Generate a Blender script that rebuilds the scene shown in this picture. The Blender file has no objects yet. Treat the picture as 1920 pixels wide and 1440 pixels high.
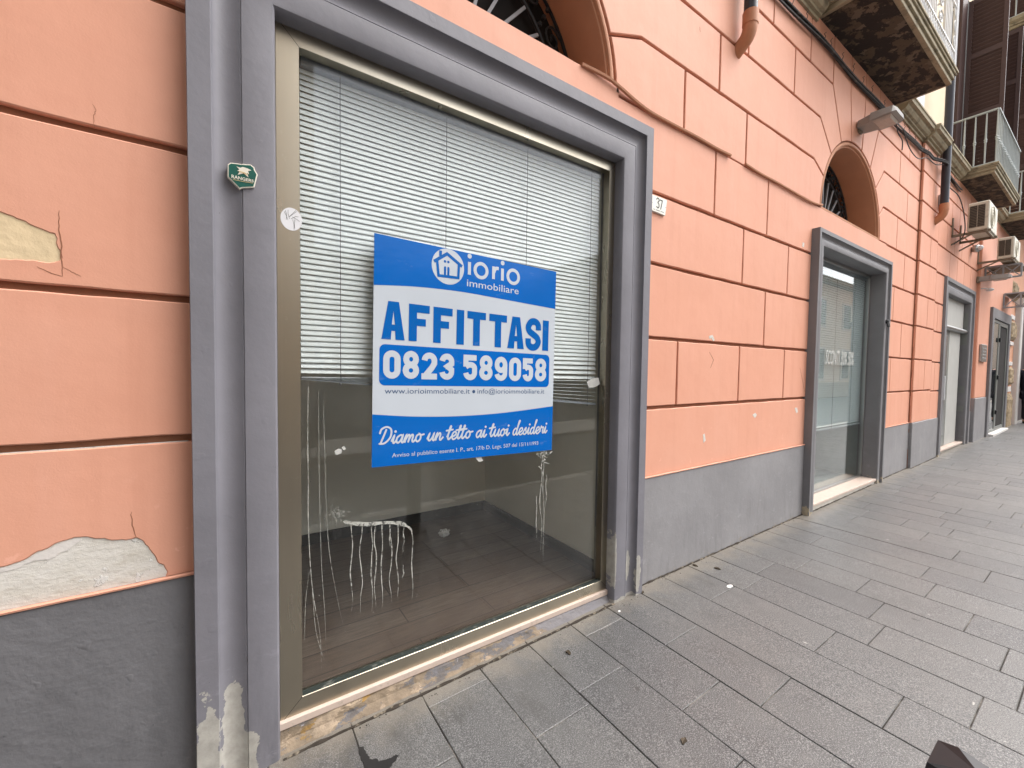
import bpy, math, random
from mathutils import Vector, Matrix, noise
from mathutils.geometry import tessellate_polygon
random.seed(11)
R = math.radians
scene = bpy.context.scene
col = scene.collection

# ------------------------------------------------------------------ camera, sky, sun, exposure
CY, CZ = -1.76, 1.45
YAW, PITCH, ROLL = .59292, -.03768, -.013875
def _cam():
    f = Vector((math.sin(YAW)*math.cos(PITCH), math.cos(YAW)*math.cos(PITCH), math.sin(PITCH)))
    r = Vector((math.cos(YAW), -math.sin(YAW), 0)); d = f.cross(r)
    c, s = math.cos(ROLL), math.sin(ROLL)
    return c*r + s*d, c*d - s*r, f
CR, CD, CF = _cam()
cam_d = bpy.data.cameras.new("camera"); cam = bpy.data.objects.new("camera", cam_d); col.objects.link(cam)
cam_d.sensor_width = 36; cam_d.sensor_fit = 'HORIZONTAL'; cam_d.lens = 775.4/1920*36
cam_d.clip_start = .03; cam_d.clip_end = 500
m = Matrix.Identity(4)
for i in range(3):
    m[i][0] = CR[i]; m[i][1] = -CD[i]; m[i][2] = -CF[i]
m[0][3], m[1][3], m[2][3] = 0, CY, CZ
cam.matrix_world = m
scene.camera = cam

SUN_EL, SUN_AZ = R(58), R(58)      # azimuth measured from -Y (the street side) towards +X
world = bpy.data.worlds.new("World"); scene.world = world; world.use_nodes = True
wn, wl = world.node_tree.nodes, world.node_tree.links
sky = wn.new("ShaderNodeTexSky"); sky.sky_type = 'NISHITA'; sky.sun_disc = False
sky.sun_elevation = SUN_EL; sky.sun_rotation = R(180) - SUN_AZ
sky.air_density = 1.0; sky.dust_density = 4.0; sky.ozone_density = 1.0
hsv = wn.new("ShaderNodeHueSaturation"); hsv.inputs["Saturation"].default_value = .30
wl.new(sky.outputs[0], hsv.inputs["Color"])
wl.new(hsv.outputs[0], wn["Background"].inputs["Color"]); wn["Background"].inputs["Strength"].default_value = .15
sun_d = bpy.data.lights.new("sun", 'SUN'); sun = bpy.data.objects.new("sun", sun_d); col.objects.link(sun)
sun_d.energy = 1.0; sun_d.angle = R(60); sun_d.color = (1, .96, .9)
sd = Vector((math.sin(SUN_AZ)*math.cos(SUN_EL), -math.cos(SUN_AZ)*math.cos(SUN_EL), math.sin(SUN_EL)))
sun.rotation_euler = sd.to_track_quat('Z', 'Y').to_euler(); sun.location = sd*30
scene.view_settings.view_transform = 'Standard'; scene.view_settings.look = 'None'
scene.view_settings.gamma = 1; scene.view_settings.exposure = 1.5
try:
    scene.cycles.use_denoising = True; scene.cycles.max_bounces = 10; scene.cycles.transparent_max_bounces = 24
except Exception: pass

def gz(x): return .018+.020*(max(-6, x)-2.2) if x < 2.2 else .018+.0083*(min(x, 17)-2.2)

def on_plane(px, py, y):
    """a point of the plane parallel to the facade at depth y, given where the photograph shows it"""
    v = CR*((px-960)/775.4) + CD*((py-720)/775.4) + CF
    t = (y-CY)/v.y
    return Vector((v.x*t, y, CZ+v.z*t))

# ------------------------------------------------------------------ materials
class NT:
    def __init__(s, name):
        s.m = bpy.data.materials.new(name); s.m.use_nodes = True
        s.t = s.m.node_tree; s.n = s.t.nodes; s.l = s.t.links
        s.b = s.n["Principled BSDF"]; s.pos = s.n.new("ShaderNodeNewGeometry").outputs["Position"]
    def node(s, typ, **kw):
        o = s.n.new(typ)
        for k, v in kw.items(): setattr(o, k, v)
        return o
    def sock(s, i, v):
        if hasattr(v, "links") or isinstance(v, bpy.types.NodeSocket): s.l.new(v, i)
        else: i.default_value = v
    def math(s, op, a, b=0.0, c=None, clamp=False):
        o = s.node("ShaderNodeMath", operation=op, use_clamp=clamp)
        s.sock(o.inputs[0], a); s.sock(o.inputs[1], b)
        if c is not None: s.sock(o.inputs[2], c)
        return o.outputs[0]
    def noise(s, scale, detail=4, rough=.55, vec=None, stretch=None):
        o = s.node("ShaderNodeTexNoise"); o.inputs["Scale"].default_value = scale
        o.inputs["Detail"].default_value = detail; o.inputs["Roughness"].default_value = rough
        v = vec or s.pos
        if stretch:
            mp = s.node("ShaderNodeMapping"); mp.inputs["Scale"].default_value = stretch; s.l.new(v, mp.inputs["Vector"]); v = mp.outputs[0]
        s.l.new(v, o.inputs["Vector"]); return o.outputs["Fac"]
    def ramp(s, f, a, b):
        o = s.node("ShaderNodeMapRange"); o.clamp = True
        s.sock(o.inputs["Value"], f); o.inputs["From Min"].default_value = a; o.inputs["From Max"].default_value = b
        return o.outputs[0]
    def mix(s, f, a, b, mode='MIX'):
        o = s.node("ShaderNodeMix", data_type='RGBA', blend_type=mode, clamp_factor=True)
        s.sock(o.inputs[0], f)
        s.sock(o.inputs[6], a if not isinstance(a, tuple) else (*a, 1)); s.sock(o.inputs[7], b if not isinstance(b, tuple) else (*b, 1))
        return o.outputs[2]
    def xyz(s):
        o = s.node("ShaderNodeSeparateXYZ"); s.l.new(s.pos, o.inputs[0]); return o.outputs
    def bump(s, h, strength=.3, dist=.01, prev=None):
        o = s.node("ShaderNodeBump"); o.inputs["Strength"].default_value = strength; o.inputs["Distance"].default_value = dist
        s.l.new(h, o.inputs["Height"])
        if prev is not None: s.l.new(prev, o.inputs["Normal"])
        return o.outputs[0]
    def ellipse(s, cx, cz, rx, rz):
        """0 in the middle of an ellipse on the facade, 1 on its rim"""
        a = s.node("ShaderNodeVectorMath", operation='SUBTRACT'); s.l.new(s.pos, a.inputs[0]); a.inputs[1].default_value = (cx, 0, cz)
        b = s.node("ShaderNodeVectorMath", operation='MULTIPLY'); s.l.new(a.outputs[0], b.inputs[0]); b.inputs[1].default_value = (1/rx, 0, 1/rz)
        c = s.node("ShaderNodeVectorMath", operation='LENGTH'); s.l.new(b.outputs[0], c.inputs[0]); return c.outputs["Value"]
    def patches(s, ells, amount=.5, scale=14):
        n = s.math('MULTIPLY', s.math('SUBTRACT', s.noise(scale, 5, .6), .5), amount*4)
        best = None
        for e in ells:
            d = s.ellipse(*e); best = d if best is None else s.math('MINIMUM', best, d)
        return s.ramp(s.math('ADD', best, n), 1.0, .97)
    def out(s, color=None, rough=None, normal=None, metallic=None, spec=None):
        if color is not None: s.sock(s.b.inputs["Base Color"], color if not isinstance(color, tuple) else (*color, 1))
        if rough is not None: s.sock(s.b.inputs["Roughness"], rough)
        if metallic is not None: s.b.inputs["Metallic"].default_value = metallic
        if spec is not None: s.b.inputs["Specular IOR Level"].default_value = spec
        if normal is not None: s.l.new(normal, s.b.inputs["Normal"])
        return s.m

def simple(name, c, rough=.6, metallic=0, var=.12, vs=9, bs=0, bscale=60, spec=.35, dirt=None):
    t = NT(name)
    k = t.math('MULTIPLY_ADD', t.noise(vs, 4), 2*var, 1-var)
    cc = t.mix(1.0, c, (1, 1, 1), 'MULTIPLY')
    cm = t.node("ShaderNodeVectorMath", operation='SCALE'); t.l.new(cc, cm.inputs[0]); t.l.new(k, cm.inputs["Scale"])
    c2 = cm.outputs[0]
    if dirt: c2 = t.mix(t.ramp(t.noise(dirt[1], 6, .65), dirt[2], dirt[3]), c2, dirt[0])
    nrm = t.bump(t.noise(bscale, 5), bs, .004) if bs else None
    return t.out(c2, rough, nrm, metallic, spec)

def mat_coral():
    t = NT("coral_paint")
    n1 = t.noise(1.1, 5, .6); n2 = t.noise(6, 5, .6); n3 = t.noise(2.0, 4, .6, stretch=(3, 1, .4))
    c = t.mix(t.ramp(n1, .3, .7), (.650, .318, .218), (.680, .346, .245))
    c = t.mix(t.math('MULTIPLY', t.ramp(n2, .5, .8), .35), c, (.615, .285, .195))
    c = t.mix(t.math('MULTIPLY', t.ramp(n3, .55, .8), .30), c, (.72, .39, .30))
    st = t.noise(2.6, 5, .65, stretch=(4, 1, .22))
    c = t.mix(t.math('MULTIPLY', t.ramp(st, .52, .78), .28), c, (.52, .235, .155))
    c = t.mix(t.math('MULTIPLY', t.ramp(t.noise(.7, 4, .6), .5, .75), .4), c, (.70, .385, .285))
    # small scuffs and specks
    sp = t.ramp(t.noise(38, 3, .7), .735, .765)
    c = t.mix(t.math('MULTIPLY', sp, .8), c, (.42, .20, .14))
    sp2 = t.ramp(t.noise(21, 4, .75), .765, .78)
    c = t.mix(sp2, c, (.74, .50, .40))
    low = t.ramp(t.xyz()[2], 1.15, .75)
    scr = t.math('MULTIPLY', t.ramp(t.noise(16, 5, .7), .62, .66), low)
    c = t.mix(t.math('MULTIPLY', scr, .7), c, (.78, .42, .32))
    nb = t.bump(t.noise(2.2, 4, .5), .28, .03)
    nb = t.bump(t.noise(26, 6, .65), .10, .006, nb)
    nb = t.bump(t.noise(160, 3, .6), .18, .002, nb)
    return t.out(c, .62, nb, spec=.25)

def mat_grey(name, base, ells=(), low=None, bumps=1.0, peel=(.40, .385, .35)):
    t = NT(name)
    n1 = t.noise(1.7, 5, .6); n2 = t.noise(9, 6, .65)
    hi = tuple(min(1, x*1.13) for x in base); lo = tuple(x*.86 for x in base)
    c = t.mix(t.ramp(n1, .3, .7), lo, hi)
    c = t.mix(t.math('MULTIPLY', t.ramp(n2, .5, .8), .4), c, tuple(x*.8 for x in base))
    c = t.mix(t.ramp(t.noise(55, 3, .7), .74, .77), c, tuple(x*.45 for x in base))
    c = t.mix(t.ramp(t.noise(30, 4, .75), .775, .79), c, (.5, .48, .46))
    z_ = t.xyz()[2]
    dk = t.math('MULTIPLY', t.ramp(t.noise(5, 6, .7, stretch=(2.5, 1, .45)), .50, .72), t.ramp(z_, .62, .05))
    c = t.mix(t.math('MULTIPLY', dk, .55), c, tuple(x*.5 for x in base))
    sc = t.math('MULTIPLY', t.ramp(t.noise(9, 6, .75, stretch=(.7, 1, 1.6)), .58, .68), t.ramp(z_, .8, .2))
    c = t.mix(t.math('MULTIPLY', sc, .35), c, tuple(min(1, x*1.7) for x in base))
    nb = t.bump(t.noise(5, 5, .6), .16*bumps, .02)
    nb = t.bump(t.noise(38, 5, .65), .13*bumps, .006, nb)
    dn = t.ramp(t.noise(17, 2, .5), .68, .74); nb = t.bump(dn, .10*bumps, .004, nb)
    mk = None
    if ells: mk = t.patches(ells)
    if low:
        z = t.xyz()[2]
        g = t.math('ADD', t.noise(low[2], 6, .7), t.math('MULTIPLY', t.ramp(z, low[1], low[0]), .34))
        k2 = t.ramp(g, .74, .76); mk = k2 if mk is None else t.math('MAXIMUM', mk, k2)
    if mk is not None:
        pc = t.mix(t.ramp(t.noise(24, 5, .6), .35, .7), peel, tuple(x*.72 for x in peel))
        c = t.mix(mk, c, pc)
        nb = t.bump(mk, -.9, .004, nb)
    return t.out(c, .55, nb, spec=.3)

M = {}
M['coral'] = mat_coral()
M['groove'] = simple("terracotta_joint_shade", (.27, .118, .066), .8, var=.2, vs=14, bs=.3)  # coral joints browned: recess shade and dirt put into the colour
M['reveal'] = simple("terracotta_and_reveal_shade", (.44, .205, .115), .7, var=.14, vs=6, bs=.25)  # terracotta trim colour, with the reveals' bounce shading painted in
M['grey'] = mat_grey("grey_frame_paint", (.176, .173, .195),
    ells=[(-.085, .08, .042, .22), (-.012, .14, .032, .23), (.02, .04, .045, .10), (.20, -.03, .018, .05), (2.055, .20, .022, .11), (2.125, .16, .022, .13), (2.02, .0, .16, .035), (.245, .42, .014, .10), (1.93, .28, .012, .16)])
M['grey2'] = mat_grey("grey_frame_paint_worn", (.185, .183, .193), low=(-.02, .30, 15), peel=(.42, .36, .26))
M['plinth_dark'] = mat_grey("grey_plinth_darker", (.145, .144, .153), bumps=3.2)  # left bay's plinth, the plinth grey at a darker tone
M['plinth'] = mat_grey("grey_plinth_paint", (.25, .246, .255), low=(-.05, .13, 13), bumps=1.5, peel=(.30, .275, .25))
def mat_plaster():
    t = NT("bare_plaster"); n = t.noise(5, 6, .65, stretch=(1, 1, 2)); n2 = t.noise(19, 6, .7, stretch=(1, 1, 1.8))
    c = t.mix(t.ramp(n, .35, .65), (.55, .525, .47), (.64, .62, .585)); c = t.mix(t.math('MULTIPLY', t.ramp(n2, .5, .7), .5), c, (.47, .43, .37))
    c = t.mix(t.ramp(t.noise(11, 6, .7), .60, .62), c, (.62, .61, .585))
    nb = t.bump(t.ramp(t.noise(11, 6, .7), .60, .62), .6, .004); nb = t.bump(n2, .5, .008, nb); nb = t.bump(t.noise(80, 4, .7), .35, .003, nb)
    return t.out(c, .9, nb, spec=.2)
M['plaster'] = mat_plaster()
M['primer'] = simple("white_primer", (.62, .59, .56), .8, var=.08, bs=.3)
M['cream_plaster'] = simple("old_cream_paint", (.66, .52, .33), .8, var=.1, vs=12, bs=.8, bscale=30)

def mat_metal(name, c, rough=.3, bs=.0):
    t = NT(name)
    n = t.noise(3, 4, .6, stretch=(1, 1, .25)); f = t.noise(220, 2, .5, stretch=(1, 1, .02))
    cc = t.mix(t.ramp(n, .3, .75), c, tuple(x*.8 for x in c))
    cc = t.mix(t.math('MULTIPLY', t.ramp(t.noise(40, 5, .7), .62, .75), .5), cc, (.5, .46, .38))
    rr = t.math('MULTIPLY_ADD', n, .2, rough-.08)
    return t.out(cc, rr, t.bump(f, .06, .001), 1.0)
M['gold'] = mat_metal("champagne_aluminium", (.44, .395, .315), .27)
M['alu'] = mat_metal("grey_aluminium", (.42, .43, .43), .35)
def mat_glass(name, tint, f0=.032, smear=True):
    t = NT(name); t.n.remove(t.b); o = t.n["Material Output"]
    lw = t.node("ShaderNodeLayerWeight"); lw.inputs["Blend"].default_value = .5
    f5 = t.math('POWER', lw.outputs["Facing"], 4.0)
    fac = t.math('MULTIPLY_ADD', f5, 1-f0, f0, clamp=True)
    tr = t.node("ShaderNodeBsdfTransparent"); tr.inputs["Color"].default_value = (*tint, 1)
    gl = t.node("ShaderNodeBsdfGlossy"); gl.inputs["Roughness"].default_value = .005
    mx = t.node("ShaderNodeMixShader"); t.l.new(fac, mx.inputs[0]); t.l.new(tr.outputs[0], mx.inputs[1]); t.l.new(gl.outputs[0], mx.inputs[2])
    res = mx.outputs[0]
    if smear:   # dust and dried smears on the pane
        df = t.node("ShaderNodeBsdfDiffuse"); df.inputs["Color"].default_value = (.55, .55, .52, 1)
        d1 = t.ramp(t.noise(3.2, 6, .7, stretch=(1.4, 1, .6)), .50, .85); d2 = t.ramp(t.noise(70, 3, .7), .70, .76)
        dd = t.math('ADD', t.math('MULTIPLY', d1, .035), t.math('MULTIPLY', d2, .15)); dd = t.math('ADD', dd, .004)
        m2 = t.node("ShaderNodeMixShader"); t.l.new(dd, m2.inputs[0]); t.l.new(res, m2.inputs[1]); t.l.new(df.outputs[0], m2.inputs[2]); res = m2.outputs[0]
    t.l.new(res, o.inputs["Surface"]); return t.m
M['glass'] = mat_glass("window_glass", (.975, .985, .98))
M['glass2'] = mat_glass("dusty_glass", (.925, .96, .955), .10)
M['slat'] = simple("white_blind_lacquer", (.66, .70, .715), .4, var=.03, vs=20)
M['railgrey'] = simple("blind_rail", (.22, .24, .27), .4)
M['cord'] = simple("cord", (.10, .10, .11), .7)
M['gasket'] = simple("dark_gasket", (.022, .028, .025), .5, dirt=((.16, .16, .14), 30, .55, .7))
M['marble'] = simple("pink_marble", (.52, .42, .36), .45, var=.12, vs=16, dirt=((.40, .33, .28), 40, .55, .7))
def mat_base():
    t = NT("peeling_base_paint")
    n = t.noise(6, 6, .68, stretch=(1, 1, 2.6)); n2 = t.noise(4.5, 6, .65, stretch=(1.2, 1, 3))
    c = t.mix(t.ramp(n, .46, .475), (.135, .13, .138), (.235, .18, .125))
    c = t.mix(t.ramp(n2, .57, .58), c, (.36, .28, .20))
    c = t.mix(t.ramp(t.noise(7, 5, .65, stretch=(1, 1, 2)), .645, .655), c, (.34, .20, .055))
    c = t.mix(t.ramp(t.noise(15, 5, .6), .69, .70), c, (.46, .44, .47))
    c = t.mix(t.math('MULTIPLY', t.ramp(t.noise(14, 6, .72), .40, .68), .75), c, (.105, .082, .060))
    gx = t.ramp(t.math('ADD', t.xyz()[0], t.math('MULTIPLY', t.noise(6, 5, .65, stretch=(1, 1, 3)), .9)), 1.86, 1.90)
    c = t.mix(t.math('MULTIPLY', gx, .9), c, (.165, .16, .172))
    return t.out(c, .85, t.bump(t.noise(30, 6, .7), .6, .008, t.bump(n, .6, .01)))
M['base'] = mat_base()
M['roomwall'] = simple("room_wall_paint", (.87, .85, .75), .8, var=.05, vs=3)
M['skirt'] = simple("dark_skirting", (.035, .033, .032), .45)
def mat_wood():
    t = NT("grey_brown_floorboards")
    x, y, z = t.xyz()
    br = t.node("ShaderNodeTexBrick"); t.l.new(t.pos, br.inputs["Vector"])
    br.inputs["Scale"].default_value = 1; br.inputs["Brick Width"].default_value = 1.2; br.inputs["Row Height"].default_value = .155
    br.inputs["Mortar Size"].default_value = .003; br.inputs["Color1"].default_value = (.140, .098, .074, 1); br.inputs["Color2"].default_value = (.195, .148, .118, 1)
    br.inputs["Mortar"].default_value = (.02, .016, .014, 1); br.offset = .37
    gr = t.noise(5, 6, .7, stretch=(1.5, 18, 1))
    c = t.mix(t.ramp(gr, .35, .7), br.outputs["Color"], (.085, .058, .045))
    c = t.mix(t.ramp(t.noise(60, 3, .7), .70, .74), c, (.4, .38, .35))
    return t.out(c, .5, t.bump(gr, .15, .003))
M['wood'] = mat_wood()
def mat_print(name, c, spec=.22):
    t = NT(name); n = t.noise(3, 3, .5)
    k = t.mix(t.ramp(n, .3, .7), c, tuple(x*.93 for x in c))
    k = t.mix(t.math('MULTIPLY', t.ramp(t.noise(9, 6, .7, stretch=(1, 1, 2)), .60, .72), .10), k, (.5, .55, .6))
    nb = t.bump(t.noise(4, 3, .5), .12, .02); nb = t.bump(t.noise(14, 3, .5, stretch=(1, 1, 2.5)), .06, .006, nb)
    return t.out(k, .14, nb, spec=spec)
M['white'] = mat_print("white_print", (.50, .545, .60))
M['blue'] = mat_print("blue_print", (.001, .115, .45), .20)
M['blue_text'] = mat_print("blue_lettering", (.001, .105, .39), .20)
M['navy'] = simple("navy_lettering", (.03, .07, .16), .4, var=.02)
def mat_drip():
    t = NT("pale_dried_paint"); o = t.n["Material Output"]
    n = t.math('MULTIPLY', t.noise(55, 4, .7), t.math('MULTIPLY_ADD', t.noise(260, 3, .7), .8, .6))
    t.out(t.mix(t.noise(90, 3, .6), (.34, .345, .31), (.56, .56, .52)), .75, t.bump(n, .5, .003))
    tr = t.node("ShaderNodeBsdfTransparent"); mx = t.node("ShaderNodeMixShader")
    t.l.new(t.ramp(n, .32, .56), mx.inputs[0]); t.l.new(tr.outputs[0], mx.inputs[1]); t.l.new(t.b.outputs[0], mx.inputs[2]); t.l.new(mx.outputs[0], o.inputs["Surface"]); return t.m
M['drip'] = mat_drip()
M['paper'] = simple("white_paper", (.78, .77, .75), .8, var=.06, vs=30)
M['tape'] = simple("dull_tape", (.48, .48, .46), .5, var=.2, vs=60)
M['iron'] = simple("grey_painted_iron", (.30, .31, .33), .5, var=.15, vs=20)
M['darkiron'] = simple("dark_iron", (.018, .018, .02), .6, var=.3, vs=30)
M['void'] = simple("dark_interior", (.012, .010, .009), .9)
M['black_pipe'] = simple("dark_pipe", (.035, .035, .045), .35, var=.2)
M['terracotta'] = simple("terracotta_pipe", (.46, .20, .105), .6, var=.15, vs=20, bs=.2)
M['cable'] = simple("black_cable", (.022, .02, .02), .55, var=.5, vs=12, dirt=((.14, .12, .10), 18, .55, .7))
M['beige'] = simple("weathered_stone", (.33, .28, .19), .8, var=.25, vs=8, bs=.4, dirt=((.07, .055, .035), 7, .5, .75))
def mat_soffit():
    t = NT("peeling_soffit")
    n = t.noise(6.5, 6, .62, stretch=(1, 1.5, 1)); n2 = t.noise(2.2, 5, .6)
    c = t.mix(t.ramp(n, .50, .53), (.020, .015, .012), (.085, .062, .040))
    c = t.mix(t.ramp(t.noise(8, 5, .6), .58, .60), c, (.13, .10, .07))
    c = t.mix(t.ramp(n2, .66, .69), c, (.19, .10, .045))
    return t.out(c, .9, t.bump(n, .8, .02))
M['soffit'] = mat_soffit()
M['cream'] = simple("cream_wall", (.72, .60, .43), .75, var=.08, vs=3, bs=.15)
M['lilac'] = simple("white_door_casing", (.70, .66, .72), .6, var=.08)
M['railing'] = simple("white_railing_paint", (.62, .63, .65), .45, var=.12, vs=20)
M['railing2'] = simple("grey_green_railing_paint", (.42, .46, .46), .5, var=.14, vs=20)
M['brown'] = simple("brown_shutter_paint", (.075, .042, .038), .5, var=.15, vs=14)
M['acbox'] = simple("aged_white_enamel", (.56, .53, .44), .45, var=.1, vs=7, dirt=((.26, .22, .15), 12, .55, .8))
M['acdark'] = simple("condenser_fins", (.03, .03, .03), .6)
M['bracket'] = simple("rusty_bracket", (.20, .165, .12), .7, var=.3, vs=14)
M['lamp_grey'] = simple("grey_lamp_housing", (.30, .29, .275), .5, var=.1)
M['lens'] = simple("lamp_lens", (.45, .40, .36), .25, var=.2, vs=30)
M['plaque'] = simple("enamel_plate", (.74, .73, .67), .3, var=.04, vs=20)
M['ink'] = simple("dark_grey_ink", (.07, .07, .065), .5)
M['green'] = simple("green_enamel", (.008, .085, .065), .35, var=.2, vs=30)
M['cream_edge'] = simple("cream_enamel_edge", (.66, .62, .53), .4)
M['gold_ink'] = simple("gold_ink", (.55, .42, .22), .4)
M['sticker'] = simple("white_sticker", (.66, .66, .68), .6, var=.05, vs=30)
M['bollard'] = simple("black_bollard_paint", (.018, .016, .018), .38, var=.3, vs=10)
M['stone_rough'] = simple("rough_stone", (.34, .265, .17), .9, var=.4, vs=16, bs=1.0, bscale=26, dirt=((.12, .09, .06), 22, .5, .65))
M['pale_stone'] = simple("pale_stone", (.62, .60, .58), .7, var=.1)
M['door_dark'] = simple("dark_door", (.03, .02, .025), .5)
M['door_grey'] = simple("grey_door", (.19, .20, .19), .45, var=.1)
M['ltpanel'] = simple("pale_panel", (.42, .42, .40), .6, var=.1, vs=5)
M['coat'] = simple("navy_coat", (.012, .012, .022), .85, var=.2, vs=20)
M['trouser'] = simple("dark_trousers", (.02, .02, .025), .85)
M['skin'] = simple("skin", (.52, .30, .21), .55, var=.05)
M['hair'] = simple("dark_hair", (.02, .014, .01), .6)
M['shoe'] = simple("black_shoe", (.015, .014, .013), .4)
M['grime_shade'] = simple("dark_grime_and_shade", (.035, .028, .022), .95, var=.5, vs=40, dirt=((.20, .17, .13), 25, .55, .65))  # dirt and contact shadow in one dark colour, for the wall foot
M['leaf'] = simple("dry_leaf", (.06, .045, .03), .8, var=.4, vs=40)
def mat_pave():
    t = NT("basalt_paving")
    at = t.node("ShaderNodeAttribute"); at.attribute_name = "tone"; tone = at.outputs["Fac"]
    n1 = t.noise(230, 2, .8); n2 = t.noise(1.3, 5, .6); n3 = t.noise(11, 5, .65); n4 = t.noise(120, 2, .6)
    base = t.mix(tone, (.055, .054, .057), (.100, .098, .096))
    c = t.mix(t.ramp(n1, .54, .62), base, (.235, .235, .23)); c = t.mix(t.ramp(n1, .47, .39), c, (.014, .014, .016))
    c = t.mix(t.math('MULTIPLY', t.ramp(n4, .5, .75), .3), c, (.06, .06, .06))
    c = t.mix(t.math('MULTIPLY', t.ramp(n2, .45, .75), .45), c, (.118, .113, .107))
    c = t.mix(t.math('MULTIPLY', t.ramp(n3, .55, .8), .35), c, (.068, .066, .065))
    c = t.mix(t.math('MULTIPLY', t.ramp(t.noise(2.6, 6, .7, stretch=(1, .6, 1)), .56, .72), .5), c, (.050, .048, .046))
    c = t.mix(t.math('MULTIPLY', t.ramp(t.noise(4.2, 6, .7), .58, .74), .45), c, (.15, .144, .136))
    y = t.xyz()[1]
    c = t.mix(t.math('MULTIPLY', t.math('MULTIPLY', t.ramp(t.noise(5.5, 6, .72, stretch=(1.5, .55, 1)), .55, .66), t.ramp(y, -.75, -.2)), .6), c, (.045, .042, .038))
    near = t.ramp(y, -.30, -.01)
    sand = t.math('MULTIPLY', t.ramp(t.math('ADD', t.noise(8, 6, .65), t.math('MULTIPLY', near, .42)), .58, .86), near)
    c = t.mix(t.math('MULTIPLY', sand, .65), c, (.20, .172, .135))
    c = t.mix(t.ramp(t.noise(13, 2, .4), .765, .785), c, (.04, .038, .036))        # gum spots
    c = t.mix(t.ramp(t.noise(17, 3, .5), .745, .775), c, (.34, .33, .31))
    nb = t.bump(n1, .35, .0015); nb = t.bump(t.noise(30, 4, .6), .22, .003, nb)
    return t.out(c, t.math('MULTIPLY_ADD', n3, .22, .36), nb, spec=.85)
M['pave'] = mat_pave()
M['grout'] = simple("joint_grit", (.04, .036, .032), .95, var=.5, vs=30, dirt=((.22, .20, .175), 5, .50, .62))
M['asphalt'] = simple("asphalt", (.055, .055, .058), .85, var=.2, vs=20, bs=.4, bscale=200)
M['kerb'] = simple("kerb_stone", (.36, .35, .33), .7, var=.12)
M['wet'] = simple("wet_stain", (.022, .021, .021), .3, var=.3)
M['opp_wall'] = simple("pale_yellow_facade", (.72, .65, .54), .8, var=.08, vs=1)  # lightened to bounce more light into the shop room
M['opp_base'] = simple("stone_base_course", (.36, .34, .31), .8, var=.1, vs=1)
M['opp_win'] = simple("dark_window_pane", (.05, .055, .06), .15)

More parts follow.
